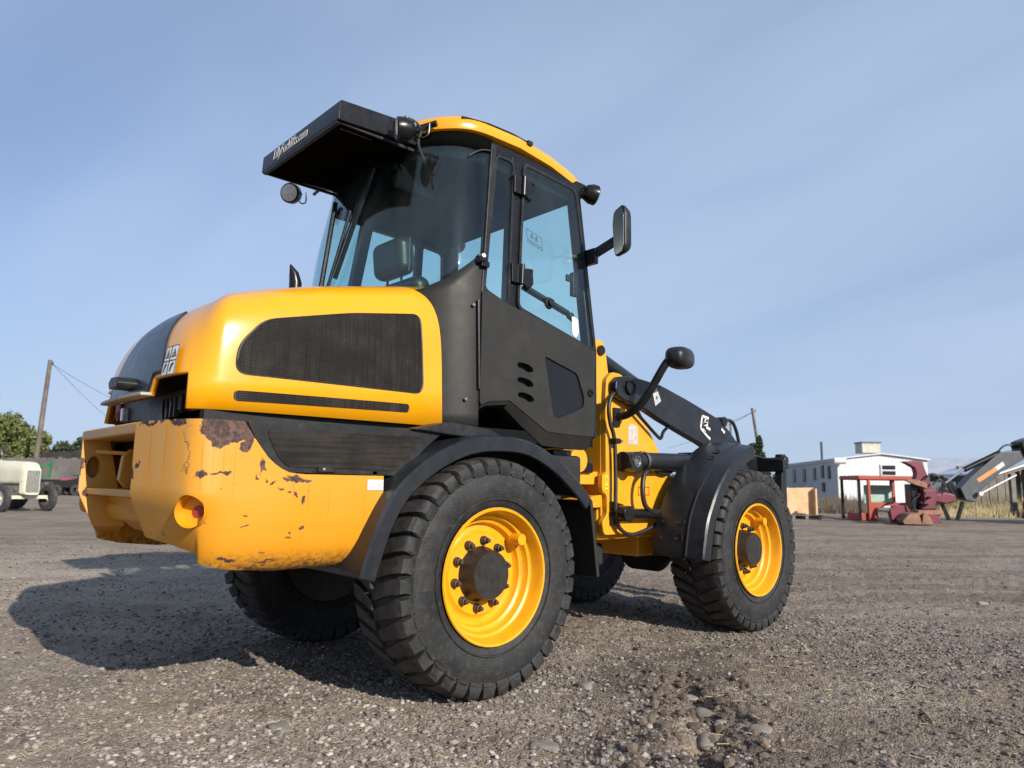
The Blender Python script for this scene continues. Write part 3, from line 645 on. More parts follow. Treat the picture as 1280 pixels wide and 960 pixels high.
for i, (x, y) in enumerate(CWP):
    a, b = CWP[max(0, i-1)], CWP[min(n-1, i+1)]; tx, ty_ = b[0]-a[0], b[1]-a[1]; L = math.hypot(tx, ty_); nx, ny = -ty_/L, tx/L
    if nx*(x+.6)+ny*y > 0: nx, ny = -nx, -ny   # inward is positive below
    zb = float(np.interp(x, [-1.39, -1.35, -1.322, -1.29, -1.235, -1.13, -.95, -.6, -.4], [.722, .697, .676, .655, .640, .616, .598, .604, .61])); zt = cw_top(x, y); col = []
    for q in lv:
        z = zb+(zt-zb)*q; ins = cw_inset(z, x, y); col.append((x+abs(ins)*(1 if nx > 0 else -1)*abs(nx), y+ins*abs(ny), z))
    # inner return
    if i == 0 or True:
        col.append((max(x, -1.39)+ (.0 if i == 0 else .0)+.10*abs(nx)+.0, y+.10*abs(ny)+.0, zt))
        col.append((x+.20*abs(nx), y+.13*abs(ny), zb))
    secs.append(col)
cw.loft(secs, cap=True, closed=True)
# inner web of the block, running forward
cw.prism([(-1.37, 1.146), (-1.10, 1.146), (-1.00, .70), (-1.16, .64), (-1.27, .662), (-1.31, .74), (-1.345, .86), (-1.372, .95)], 'y', -.435, -.398)

def mirror_mb(mb): 
    q = MB(); q.v = [(x, -y, z) for x, y, z in mb.v]; q.f = [tuple(f[::-1]) for f in mb.f]; return q
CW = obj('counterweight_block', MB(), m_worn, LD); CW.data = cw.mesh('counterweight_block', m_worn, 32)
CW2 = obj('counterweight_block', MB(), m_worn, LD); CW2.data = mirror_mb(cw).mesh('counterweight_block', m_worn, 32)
def cutter(mb):
    o = obj('cutter', mb, m_worn); o.hide_render = True; return o
hole_dir = Vector((-.78, -.62, .0)).normalized(); hc = Vector((-1.300, -.748, .825))
# round tie-down pockets in the rear corners
cuts = [[cutter(MB().cyl(hc-hole_dir*.075, hc+hole_dir*.2, .058, 32))], []]
hc2 = Vector((hc.x, -hc.y, hc.z)); hd2 = Vector((hole_dir.x, -hole_dir.y, 0)); cuts[1].append(cutter(MB().cyl(hc2-hd2*.075, hc2+hd2*.2, .058, 32)))
for s in (-1, 1): cuts[(s+1)//2].append(cutter(MB().prism([(-1.335+.028*math.cos(a), .985+.05*math.sin(a)) for a in np.linspace(0, 2*math.pi, 20, endpoint=False)], 'y', s*.38, s*.47)))
boolean_cut(CW, cuts[0]); boolean_cut(CW2, cuts[1])
for s in (-1, 1):
    pk = MB(); c_ = Vector((hc.x, s*-hc.y if s > 0 else hc.y, hc.z)); dd = Vector((hole_dir.x, hole_dir.y*(1 if s < 0 else -1), 0))
    pk.lathe([(-.072, .0), (-.072, .0565), (-.025, .0565)], 32, 'x'); o = obj('tie_down_pocket', pk, m_yellowf, CW, 40)
    o.rotation_euler = dd.to_track_quat('X', 'Z').to_euler(); o.location = c_
    rf = MB(); rf.lathe([(0, 0), (0, .020), (-.01, .022)], 20, 'x'); o = obj('reflector', rf, m_redr, CW, 40); o.rotation_euler = dd.to_track_quat('X', 'Z').to_euler(); o.location = c_-dd*.055+Vector((.012, 0, 0))
# top bar, floor and back of the towing recess
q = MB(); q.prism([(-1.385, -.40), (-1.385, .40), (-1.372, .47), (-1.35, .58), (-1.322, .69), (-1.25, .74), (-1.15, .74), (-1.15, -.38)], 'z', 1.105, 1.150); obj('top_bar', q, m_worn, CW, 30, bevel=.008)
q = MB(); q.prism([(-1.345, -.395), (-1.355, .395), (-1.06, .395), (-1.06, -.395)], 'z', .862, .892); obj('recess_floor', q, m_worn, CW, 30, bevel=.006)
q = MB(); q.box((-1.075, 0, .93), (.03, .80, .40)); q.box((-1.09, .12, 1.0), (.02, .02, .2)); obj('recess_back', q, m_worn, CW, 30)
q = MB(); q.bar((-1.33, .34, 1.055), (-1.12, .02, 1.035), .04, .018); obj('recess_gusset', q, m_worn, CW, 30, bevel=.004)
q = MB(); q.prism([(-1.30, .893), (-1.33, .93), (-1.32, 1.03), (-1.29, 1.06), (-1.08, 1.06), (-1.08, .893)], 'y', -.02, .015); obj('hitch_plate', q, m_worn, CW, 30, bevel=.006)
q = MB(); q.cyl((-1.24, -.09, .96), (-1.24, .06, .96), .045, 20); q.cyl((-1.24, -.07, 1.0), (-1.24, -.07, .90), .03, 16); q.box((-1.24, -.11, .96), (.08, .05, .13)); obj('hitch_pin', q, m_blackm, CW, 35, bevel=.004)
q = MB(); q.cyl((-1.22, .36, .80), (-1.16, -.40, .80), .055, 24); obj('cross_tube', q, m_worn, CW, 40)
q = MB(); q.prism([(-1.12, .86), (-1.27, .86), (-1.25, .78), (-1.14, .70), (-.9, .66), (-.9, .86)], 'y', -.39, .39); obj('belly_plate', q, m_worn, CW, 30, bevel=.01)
# side vent panel above the casting
vp = rounded([(-1.118, 1.156), (-1.075, 1.085), (-1.015, 1.0), (-.955, .968), (-.44, .964), (-.30, 1.10), (-.20, 1.172)], .03, 5)
VP = obj('side_vent_panel', MB().prism(vp, 'y', -.775, -.60), m_blackp, LD, 35, bevel=.008)
vm = rounded([(-1.04, 1.125), (-1.0, 1.04), (-.955, .99), (-.47, .985), (-.36, 1.10), (-.33, 1.135)], .02, 5)
obj('vent_mesh', MB().prism(vm, 'y', -.779, -.77), m_grilleh, VP, 35)
obj('latch', MB().box((-.79, -.781, .983), (.075, .008, .022)), m_blackp, VP, 30, bevel=.003); obj('latch_screw', MB().lathe([(-.0055, 0), (-.004, .006), (0, .007)], 12, 'y', c=(-.80, -.783, .982)), m_steel, VP)
q = mirror_mb(MB().prism(vp, 'y', -.775, -.60)); obj('side_vent_panel', q, m_blackp, LD, 35, bevel=.008)
DW = obj('data_plate', MB().box((-.575, -.7975, .925), (.075, .003, .042)), m_white, CW, 30)
for k in range(3): obj('data_plate_line', MB().box((-.597+.02*k, -.7995, .923-.004*(k % 2)), (.011, .001, .012)), mat('faint_print', (.45, .40, .45), .5), DW, 0)
# engine frame and chassis
q = MB(); q.box((-.28, 0, .84), (1.3, 1.0, .36)); q.box((.45, 0, .74), (.9, .92, .36)); q.box((.40, 0, 1.02), (1.0, 1.22, .16)); obj('rear_chassis', q, m_dark, LD, 30, bevel=.02)
for x in (0, LWB): q = MB(); q.cyl((x, -.55, .53), (x, .55, .53), .11, 20); q.lathe([(-.2, .12), (-.1, .22), (.1, .22), (.2, .12)], 24, 'y', c=(x, 0, .53)); obj('axle', q, m_dark, LD, 40)

# ---- fenders
def fender(path, y_out, y_in, lip, crown, name, k=8):
    P = smooth_path([(p[0], 0, p[1]) for p in path], k); n = len(P); mb = MB(); secs = []
    for i, p in enumerate(P):
        a, b = P[max(0, i-1)], P[min(n-1, i+1)]; tx, tz = b[0]-a[0], b[2]-a[2]; L = math.hypot(tx, tz); nx, nz = -tz/L, tx/L
        def q(y, d): return (p[0]+nx*d, y, p[2]+nz*d)
        s = 1 if y_out < 0 else -1
        secs.append([q(y_out+.010*s, -lip), q(y_out, -lip+.008), q(y_out, -.012), q(y_out+.010*s, .0), q(y_out+.05*s, .005), q((y_out*2+y_in)/3, crown*.6), q(y_out*.45+y_in*.55, crown), q(y_in, crown), q(y_in, crown-.03)])
    mb.loft(secs, cap=False, closed=False); return mb
RFP = [(-.668, .565), (-.653, .616), (-.590, .787), (-.501, .924), (-.348, 1.043), (-.167, 1.125), (.018, 1.155), (.24, 1.143), (.437, 1.065), (.60, .955), (.70, .865)]
FFP = [(1.665, .50), (1.677, .565), (1.719, .718), (1.785, .835), (1.851, .928), (1.931, 1.01), (2.013, 1.081), (2.11, 1.14), (2.21, 1.187), (2.30, 1.215)]
for s in (-1, 1):
    FR = obj('rear_fender', fender(RFP, s*.865, s*.46, .075, .03, 'rear_fender'), m_fender, LD, 26, solid=.014 if s < 0 else -.014)
    FF = obj('front_fender', fender(FFP, s*.905, s*.555, .085, .03, 'front_fender'), m_fender, LD, 26, solid=.014 if s < 0 else -.014)
    # mud flap and inner liner at the front of the rear arch
    q = MB(); q.box((.735, s*.66, .66), (.022, .38, .40), Matrix.Rotation(R(-8), 3, 'Y')); obj('mud_flap', q, m_dark, FR, 30, bevel=.006)
    q = MB(); q.box((-.565, s*.62, .80), (.02, .31, .36)); obj('wheel_well_back', q, m_dark, FR, 30)
    q = MB(); q.prism([(-.52, .95), (-.35, 1.10), (-.1, 1.16), (.2, 1.12), (.5, .92), (.72, .72), (.70, .45), (.5, .45), (.45, .75), (.2, .98), (-.1, 1.05), (-.35, .98), (-.5, .80)], 'y', s*.44, s*.47); obj('inner_liner', q, m_dark, FR, 30)
    # pressed bolt pockets of the front fender
    for (x, z, dy) in ((1.69, .645, 0), (1.715, .705, .0), (2.05, 1.105, 0), (2.12, 1.145, 0)):
        for yy in (.62, .735):
            j = min(range(len(FFP)-1), key=lambda k_: abs(FFP[k_][0]-x)); tx, tz = FFP[j+1][0]-FFP[j][0], FFP[j+1][1]-FFP[j][1]
            nrm = Vector((-tz, 0, tx)).normalized(); px_ = np.interp(x, [p[0] for p in FFP], [p[1] for p in FFP])
            b_ = MB(); b_.lathe([(.012, .026), (.016, .022), (.004, .014), (.002, .010), (.007, .008), (.008, 0)], 18, 'x'); o = obj('fender_bolt', b_, m_blackm, FF, 40)
            o.rotation_euler = nrm.to_track_quat('X', 'Z').to_euler(); o.location = Vector((x, s*yy, px_))+nrm*.016
    q = MB(); P = smooth_path([(p[0], 0, p[1]) for p in FFP], 8)
    for i in range(len(P)-1):
        pass
    q.tube([(p[0]-.018*(1 if i < 30 else 0.3), s*.79, p[2]+.016) for i, p in enumerate(P)], .006, 6); obj('fender_seam', q, m_dark, FF, 40)
q = MB(); q.prism([(-.40, 1.165), (-.19, 1.21), (.05, 1.19), (.20, 1.13), (.05, 1.14), (-.2, 1.15)], 'y', -.80, -.58); obj('fender_bridge', q, m_blackp, LD, 35, bevel=.008)

# ---- cab
def chw(z): return float(np.interp(z, [1.10, 1.87, 2.66, 2.9], [.70, .70, .635, .615]))
def cxp(z): return float(np.interp(z, [1.10, 1.87, 2.66, 2.9], [.045, .05, .15, .18]))
def cra(z): return float(np.interp(z, [1.10, 1.87, 2.66, 2.9], [.44, .46, .40, .38]))
def crear(s, z, off=0.0, n=2.4):
    n = float(np.interp(z, [1.2, 1.86, 2.25], [1.95, 1.95, 2.4]))
    ph = s*math.pi; c, sn = math.cos(ph), max(0.0, math.sin(ph))
    X = cxp(z)-(cra(z)+off)*sn**(2/n); Y = -(chw(z)+off)*math.copysign(abs(c)**(2/n), c); return (X, Y, z)
def glow_(s):   # lower edge of the rear glass
    s = min(s, 1-s); return float(np.interp(s, [0, .05, .12, .2, .3], [2.09, 2.02, 1.93, 1.865, 1.84]))
SS = np.concatenate([np.linspace(0, .12, 18)**1.0, np.linspace(.12, .88, 40)[1:-1], np.linspace(.88, 1, 18)])
def strip(fn_lo, fn_hi, nv, off):
    mb = MB(); vs = []
    for s in SS:
        lo, hi = fn_lo(s), fn_hi(s)
        for j in range(nv+1): vs.append(crear(s, lo+(hi-lo)*j/nv, off))
    n_ = nv+1; mb.add(vs, [(i*n_+j, (i+1)*n_+j, (i+1)*n_+j+1, i*n_+j+1) for i in range(len(SS)-1) for j in range(nv)]); return mb
CAB = obj('cab_corner_panel', strip(lambda s: 1.20, glow_, 12, .004), m_greyp, LD, 50, solid=.02)
GL = obj('rear_window', strip(lambda s: glow_(s)-.005, lambda s: 2.69, 16, 0), m_glassr, LD, 60, solid=.006)
obj('window_seal', strip(lambda s: 2.655, lambda s: 2.735, 2, .006), m_seal, GL, 60, solid=.03)
def side_pt(x, z, off, s=-1): return (x, s*(chw(z)+off), z)
def side_plate(poly, off0, off1, s=-1):
    """closed plate on the inclined cab side between two offsets"""
    n = len(poly); vs = [side_pt(x, z, off0, s) for x, z in poly]+[side_pt(x, z, off1, s) for x, z in poly]
    return MB().add(vs, [tuple(range(n)), tuple(range(n, 2*n))[::-1]]+[(i, (i+1) % n, n+(i+1) % n, n+i) for i in range(n)])
def side_ring(inner, wdt, off0, off1, s=-1, r=.04):
    c = np.mean(np.array(inner), 0); out = []
    for i, p in enumerate(inner):
        a, b = np.array(inner[i-1], float), np.array(inner[(i+1) % len(inner)], float); p = np.array(p, float)
        e1 = (p-a)/np.linalg.norm(p-a); e2 = (b-p)/np.linalg.norm(b-p); n1 = np.array((e1[1], -e1[0])); n2 = np.array((e2[1], -e2[0]))
        if n1@(p-c) < 0: n1, n2 = -n1, -n2
        bis = (n1+n2); bis /= np.linalg.norm(bis); out.append(tuple(p+bis*wdt/max(.4, bis@n1)))
    I, O = rounded(inner, r, 5), rounded(out, r+wdt*.7, 5); n = len(I); vs = []
    for P_, o_ in ((O, off0), (O, off1), (I, off1), (I, off0)): vs += [side_pt(x, z, o_, s) for x, z in P_]
    return MB().add(vs, [(k*n+i, k*n+(i+1) % n, ((k+1) % 4)*n+(i+1) % n, ((k+1) % 4)*n+i) for k in range(4) for i in range(n)])
QW = [(.075, 1.90), (.195, 2.655), (.305, 2.655), (.222, 1.850)]
DG = [(.300, 1.848), (.395, 2.668), (.795, 2.640), (.885, 1.705)]
# right side
q = MB(); q.add(*(lambda a: (a.v, a.f))(side_plate([(cxp(1.86)-.004, 1.86), (cxp(2.72)-.004, 2.72), (cxp(2.72)+.035, 2.72), (cxp(1.86)+.022, 1.86)], -.03, .008)))
obj('rear_pillar', q, m_blackp, LD, 30, bevel=.006)
B = obj('quarter_window', side_plate(rounded(QW, .03, 5), -.004, .002), m_glass, LD, 40)
obj('window_frame', side_ring(QW, .014, -.02, .006, r=.03), m_blackp, B, 40)
obj('door_post', side_plate([(.222, 1.83), (.308, 2.70), (.396, 2.70), (.300, 1.83)], -.05, .000), m_blackm, LD, 30, bevel=.006)
obj('roof_rail', side_plate([(.14, 2.665), (.14, 2.74), (.92, 2.72), (.90, 2.645)], -.05, -.004), m_blackm, LD, 30, bevel=.006)
obj('front_pillar', side_plate([(.895, 1.20), (.868, 1.7), (.80, 2.66), (.86, 2.66), (.935, 1.7), (.935, 1.20)], -.07, -.006), m_blackm, LD, 30, bevel=.008)
# glazed door leaf
DR = obj('door', MB(), m_greyp, LD)
pan = [(.052, 1.315), (.10, 1.335), (.239, 1.352), (.33, 1.305), (.506, 1.213), (.62, 1.206), (.873, 1.203), (.888, 1.25), (.893, 1.685), (.60, 1.772), (.30, 1.828), (.222, 1.842), (.075, 1.885), (.045, 1.875), (.043, 1.33)]
def door_y(x, z): return -.712-.006*math.sin(min(1, max(0, (x-.05)/.84))*math.pi)
dm = MB(); n = len(pan); cdr = np.mean(np.array(pan), 0)
dm.prism(pan, 'y', -.716, -.66)
DR.data = dm.mesh('door', m_greyp, 30)
sl_ = []
for (x, z) in ((.345, 1.532), (.347, 1.455), (.352, 1.378)):
    pl = [(x+.058*math.copysign(abs(math.cos(a))**.8, math.cos(a))+.0, z+.021*math.sin(a)-.16*.058*math.cos(a)) for a in np.linspace(0, 2*math.pi, 28, endpoint=False)]
    sl_.append(cutter(MB().prism(pl, 'y', -.76, -.675)))
pent = rounded([(.483, 1.612), (.745, 1.545), (.800, 1.42), (.800, 1.362), (.592, 1.285), (.556, 1.297)], .025, 4)
sl_.append(cutter(MB().prism(pent, 'y', -.76, -.704)))
boolean_cut(DR, sl_)
DR.data.polygons.foreach_set('use_smooth', [False]*len(DR.data.polygons)); 
obj('inset_panel', MB().prism([(x, z) for x, z in pent], 'y', -.7065, -.703), mat('inset_dark', (.008, .009, .0105), .30, var=.1, spec=.3), DR, 30)
lo = MB(); E_ = [(.052, 1.315), (.10, 1.335), (.239, 1.352), (.33, 1.305), (.506, 1.213), (.62, 1.206), (.873, 1.203)]; D_ = [(.06, 1.305), (.11, 1.318), (.235, 1.318), (.34, 1.245), (.512, 1.140), (.62, 1.135), (.872, 1.131)]
lo.loft([[(x, -.712, z) for x, z in E_], [(x, -.700, z-.02) for x, z in E_], [(x, -.675, z) for x, z in D_], [(x, -.62, z) for x, z in D_], [(x, -.62, z) for x, z in E_]], cap=False, closed=False); obj('door_sill', lo, m_greyp, DR, 30)
obj('door_glass', side_plate(rounded(DG, .035, 5), .004, .010), m_glass, DR, 40)
obj('glass_frame', side_ring(DG, .016, -.012, .012, r=.035), m_blackp, DR, 40)
obj('hinge_rod', MB().cyl((.036, -.716, 1.39), (.020, -.716, 1.83), .007, 8), m_blackm, DR)
lk = MB(); lk.lathe([(-.722, 0), (-.722, .006), (-.720, .010), (-.726, .012), (-.726, .020), (-.712, .024)], 20, 'y', c=(.850, 0, 1.447)); obj('lock', lk, m_blackm, DR, 30)
def hinge(x, z):
    h = MB(); y = -(chw(z)+.012)
    h.box((x-.012, y+.004, z), (.075, .03, .10)); h.cyl((x+.012, y-.016, z-.055), (x+.016, y-.016, z+.055), .014, 12)
    h.prism(rounded([(x+.01, z-.02), (x+.01, z+.03), (x+.07, z+.045), (x+.098, z+.04), (x+.105, z-.035), (x+.07, z-.075), (x+.05, z-.06)], .012), 'y', y-.012, y+.006)
    for dz in (.035, -.055): h.lathe([(y-.018, 0), (y-.018, .008), (y-.010, .010)], 10, 'y', c=(x+.088 if dz > 0 else x+.068, 0, z+dz))
    return h
for x, z in ((.345, 2.53), (.298, 2.02)): obj('door_hinge', hinge(x, z), m_blackm, DR, 30, bevel=.003)
kb = MB(); z = 1.88; y = -(chw(1.9)+.01); kb.lathe([(y-.03, 0), (y-.03, .018), (y-.022, .020), (y-.018, .012), (y-.012, .014), (y-.010, .030), (y, .034)], 20, 'y', c=(.52, 0, 1.905)); obj('door_knob', kb, m_blackp, DR, 30)
hb = MB(); y2 = -(chw(1.9)-.06); hb.bar((.40, y2, 1.985), (.74, y2, 1.90), .02, .045, (0, 1, 0)); hb.bar((.74, y2, 1.90), (.80, y2, 1.865), .02, .03, (0, 1, 0)); hb.lathe([(y2-.03, 0), (y2-.028, .018), (y2, .02)], 14, 'y', c=(.755, 0, 1.885)); obj('inner_handle', hb, m_blackp, DR, 30, bevel=.004)
lt = MB(); y3 = -(chw(2.05)-.03); lt.box((.78, y3, 2.07), (.045, .03, .14)); lt.box((.74, y3, 2.10), (.05, .02, .04)); obj('door_latch', lt, m_blackm, DR, 30, bevel=.006)
# stickers on the door glass
fr = [(.375, 2.295), (.490, 2.268), (.492, 2.195), (.380, 2.225)]
st = MB(); 
def gl_line(a, b, wd):
    a, b = np.array(a), np.array(b); d = (b-a)/np.linalg.norm(b-a); nn = np.array((-d[1], d[0]))*wd/2
    st.add([side_pt(p[0], p[1], .0125) for p in (a+nn, b+nn, b-nn, a-nn)], [(0, 1, 2, 3)])
for i in range(4): gl_line(fr[i], fr[(i+1) % 4], .0035)
for cx_, cz_ in ((.415, 2.262), (.450, 2.253)):
    T = [(cx_-.012, cz_-.01), (cx_+.012, cz_-.012), (cx_, cz_+.014)]
    for i in range(3): gl_line(T[i], T[(i+1) % 3], .004)
    gl_line((cx_, cz_-.004), (cx_, cz_+.006), .004)
for k in range(9): gl_line((.385+.0115*k, 2.236-.0029*k), (.392+.0115*k, 2.2345-.0029*k), .008)
obj('window_warning_sticker', st, m_dblack, DR, 0)
obj('paper_tag', side_plate(rounded([(.700, 1.865), (.752, 1.855), (.758, 1.775), (.735, 1.745), (.706, 1.765)], .012), .011, .0125), m_white, DR, 30)
# left side, plain: pillars, door with glazing, lower panel
obj('left_lower_panel', mirror_mb(MB().prism(pan, 'y', -.716, -.66)), m_greyp, LD, 30, bevel=.006)
obj('rear_pillar', side_plate([(cxp(1.86)-.004, 1.86), (cxp(2.72)-.004, 2.72), (cxp(2.72)+.06, 2.72), (cxp(1.86)+.05, 1.86)], -.05, .006, 1), m_blackp, LD, 30)
for pl in ([(.12, 1.88), (.215, 2.58), (.575, 2.57), (.585, 1.78)], [(.635, 1.77), (.625, 2.565), (.80, 2.55), (.86, 1.72)]):
    g = obj('left_window', side_plate(rounded(pl, .03, 5), -.004, .002, 1), m_glass, LD, 40); obj('window_frame', side_ring(pl, .022, -.03, .006, 1, .03), m_blackm, g, 40)
obj('roof_rail', side_plate([(.14, 2.59), (.14, 2.74), (.92, 2.72), (.90, 2.57)], -.05, -.004, 1), m_blackm, LD, 30)
obj('front_pillar', side_plate([(.895, 1.20), (.87, 1.7), (.815, 2.66), (.90, 2.66), (.955, 1.7), (.955, 1.20)], -.07, -.006, 1), m_blackm, LD, 30, bevel=.008)
# front wall: windscreen, lower bulkhead, dash
q = MB(); q.add([(.945, -.66, 1.35), (.945, .66, 1.35), (.86, .60, 2.66), (.86, -.60, 2.66)], [(0, 1, 2, 3)]); obj('windscreen', q, m_glass, LD, 0, solid=.006)
obj('front_bulkhead', MB().box((.92, 0, 1.27), (.05, 1.30, .18)), m_blackm, LD, 30); obj('windscreen_header', MB().box((.86, 0, 2.68), (.10, 1.22, .08)), m_blackm, LD, 30)
q = MB(); q.box((.45, 0, 1.18), (.95, 1.34, .06)); q.box((.02, 0, 1.50), (.06, 1.16, .62)); obj('cab_floor', q, m_liner, LD, 30)
q = MB(); q.prism([(.62, 1.2), (.70, 1.72), (.74, 1.80), (.88, 1.80), (.90, 1.2)], 'y', -.20, .20); q.cyl((.70, 0, 1.75), (.56, 0, 1.92), .03, 12); obj('dashboard', q, m_liner, LD, 30, bevel=.01)
q = MB(); 
for k in range(24):
    pass
sw = MB(); ctr = Vector((.545, 0, 1.935)); ax = Vector((-.64, 0, .77)).normalized(); e1 = Vector((0, 1, 0)); e2 = ax.cross(e1)
sw.tube([ctr+(e1*math.cos(a)+e2*math.sin(a))*.19 for a in np.linspace(0, 2*math.pi, 33)], .014, 8, cap=False)
for a in (0, 2.1, 4.2): sw.cyl(ctr, ctr+(e1*math.cos(a)+e2*math.sin(a))*.19, .012, 8)
obj('steering_wheel', sw, m_blackp, LD, 40)
# headliner
hl = MB(); ol = [crear(s, 2.63, -.03)[:2] for s in np.linspace(0, 1, 40)]+[(.85, .59), (.85, -.59)]
hl.prism([(p[0], p[1]) for p in ol], 'z', 2.60, 2.69); obj('headliner', hl, m_liner, LD, 30)
hl = MB(); hl.box((-.10, 0, 2.53), (.26, .64, .16)); obj('overhead_console', hl, m_liner, LD, 30, bevel=.02)
# seat
def cushion(name, c, d, tilt, parent, r=.05):
    q = MB(); q.box((0, 0, 0), d); o = obj(name, q, m_seat, parent, 60, bevel=r, seg=5); o.location = c; o.rotation_euler = (0, tilt, 0); return o
ST = cushion('seat_backrest', (.06, 0, 1.76), (.13, .50, .60), R(-8), LD, .06); cushion('seat_cushion', (.28, 0, 1.52), (.50, .50, .14), R(-4), LD, .05)
hr = cushion('headrest', (-.015, 0, 2.185), (.125, .30, .215), R(-6), LD, .055)
obj('headrest_seam', MB().tube(smooth_path([(-.012, -.153, 2.09), (-.012, -.153, 2.28)], 4), .003, 6), mat('seat_thread', (.1, .1, .1), .6), LD)
q = MB(); q.cyl((.0, -.07, 2.0), (-.005, -.07, 2.12), .008, 8); q.cyl((.0, .07, 2.0), (-.005, .07, 2.12), .008, 8); q.box((.28, 0, 1.35), (.36, .36, .26)); obj('seat_base', q, m_blackm, LD, 30)
q = MB(); q.box((.42, -.34, 1.70), (.34, .09, .10)); q.cyl((.53, -.34, 1.75), (.55, -.34, 1.87), .018, 10); q.lathe([(1.87, 0), (1.86, .025), (1.90, .03), (1.93, .022), (1.94, 0)], 12, 'z', c=(.55, -.34, 0)); obj('armrest_console', q, m_liner, LD, 30, bevel=.01)
# rear wiper with its linkage
wp = MB()
for (a, b, r_) in (((.40, 1.87), (.505, 2.46), .014), ((.37, 1.88), (.44, 2.35), .009)):
    A_ = crear(a[0]+.12, a[1]+.02, .03); B_ = crear(b[0]+.03, b[1], .045); wp.cyl(A_, B_, r_, 8)
wp.box(crear(.52, 1.885, .02), (.06, .05, .06)); wp.box(crear(.49, 1.885, .02), (.05, .05, .06)); obj('wiper_arm', wp, m_blackm, LD, 30)
wp = MB(); wp.cyl(crear(.475, 1.98, .02), crear(.43, 2.58, .025), .014, 6); wp.cyl(crear(.485, 1.98, .03), crear(.44, 2.58, .035), .005, 6); obj('wiper_blade', wp, m_blackm, LD, 30)
# exhaust stack behind the cab
ex = MB(); ex.tube(smooth_path([(-.45, .30, 1.82), (-.45, .30, 2.02), (-.46, .30, 2.07), (-.485, .30, 2.115)], 4), [.028]*9+[.028, .024, .018, .008], 14) if False else ex.tube([(-.45, .30, 1.82), (-.45, .30, 2.02), (-.462, .30, 2.07), (-.485, .30, 2.118)], [.034, .034, .026, .004], 14)
obj('exhaust_tip', ex, m_blackm, LD, 50)
# bolts on the corner panel
for x, z in ((-.035, 1.335), (-.005, 1.80)):
    b_ = MB(); b_.lathe([(-.006, 0), (-.005, .008), (0, .010)], 12, 'y'); o = obj('panel_bolt', b_, m_steel, CAB, 30); s_ = 0.0
    p_ = min((crear(t, z, .004) for t in np.linspace(0, .3, 200)), key=lambda p: abs(p[0]-x)); o.location = (p_[0], p_[1]-.012, p_[2])
pb = MB(); c_ = crear(.012, 2.05, .0); pb.cyl((c_[0], c_[1]+.01, c_[2]), (c_[0]-.01, c_[1]-.03, c_[2]), .022, 14); pb.tube([(c_[0]+.02, c_[1]-.02, c_[2]-.01), (c_[0]-.035, c_[1]-.03, c_[2]-.015)], .017, 12); pb.box((c_[0]+.01, c_[1]-.02, c_[2]-.03), (.05, .03, .03)); PB = obj('window_catch', pb, m_blackm, CAB, 30, bevel=.003)
obj('catch_pin', MB().cyl((c_[0]-.008, c_[1]-.03, c_[2]+.004), (c_[0]-.012, c_[1]-.045, c_[2]+.006), .010, 10), m_steel, PB, 30)

# ---- roof
def rz(x): return float(np.interp(x, [-.35, -.2, 0, .3, .6, .95], [-.012, .004, .024, .034, .008, -.052]))
def roof_ring(z, off, k=46):
    P_ = [crear(s, 2.66, off) for s in np.linspace(0, 1, k)]
    P_ = [(p[0], p[1]) for p in P_]; fx = .925+off; hwf = .615+off
    P_ += [(.35, .635+off+.004), (.6, .63+off), (.80, hwf), (.88, hwf-.02), (fx, hwf-.09), (fx+.012, .25), (fx+.015, 0), (fx+.012, -.25), (fx, -(hwf-.09)), (.88, -(hwf-.02)), (.80, -hwf), (.6, -(.63+off)), (.35, -(.635+off+.004))]
    return [(x, y, z+rz(x)) for x, y in P_]
rf = MB(); rf.loft([roof_ring(2.722, -.10), roof_ring(2.716, .0), roof_ring(2.722, .012), roof_ring(2.745, .017), roof_ring(2.775, .010), roof_ring(2.800, -.012), roof_ring(2.820, -.06), roof_ring(2.835, -.16), roof_ring(2.842, -.30)])
RF = obj('roof', rf, m_yellow, LD, 50)
gv = [(x, -(.648+.004), 2.79+rz(x)) for x in np.linspace(.0, .40, 9)]
g_ = MB(); 
g_.tube([(x, -.640+.03*max(0, .12-x)/.15, 2.783+rz(x)) for x in np.linspace(-.03, .40, 12)], .0065, 8); g_.box((.415, -.648, 2.80), (.035, .03, .022)); obj('roof_drip_strip', g_, m_blackp, RF, 30)
# sun visor box behind the roof
vb = MB(); vb.prism(rounded([(-.628, 2.640), (-.622, 2.742), (-.12, 2.775), (-.12, 2.665)], .012, 3), 'y', -.428, .428); VB = obj('visor_box', vb, m_blackm, LD, 30, bevel=.010, seg=3)
obj('visor_hollow_shade', MB().prism([(-.605, 2.634), (-.605, 2.637), (-.13, 2.664), (-.13, 2.661)], 'y', -.395, .395), m_seal, VB, 0)  # near-black sheet painting the shade of a hollow underside
q = MB(); q.box((-.615, 0, 2.637), (.02, .82, .012)); q.box((-.39, -.405, 2.640), (.42, .012, .014)); q.box((-.39, .405, 2.640), (.42, .012, .014)); obj('visor_rim', q, m_blackp, VB, 30)
q = MB(); q.bar((-.58, -.36, 2.636), (-.40, -.36, 2.638), .006, .006); obj('visor_seam', q, m_steel, VB, 0)
text_mesh('visor_lettering', 'LillyForklifts.com', .080, m_white, VB, Vector((-.6285, .085, 2.693)), Matrix(((0, .055, -1), (-1, 0, 0), (0, 1, .055))), .0008, .20, .72)
for s in (-1, 1):
    q = MB(); q.cyl((-.25, s*.40, 2.71), (-.15, s*.56, 2.745), .016, 10); q.cyl((-.25, s*.42, 2.68), (-.22, s*.60, 2.69), .010, 8); obj('visor_bracket', q, m_blackm, VB, 30)
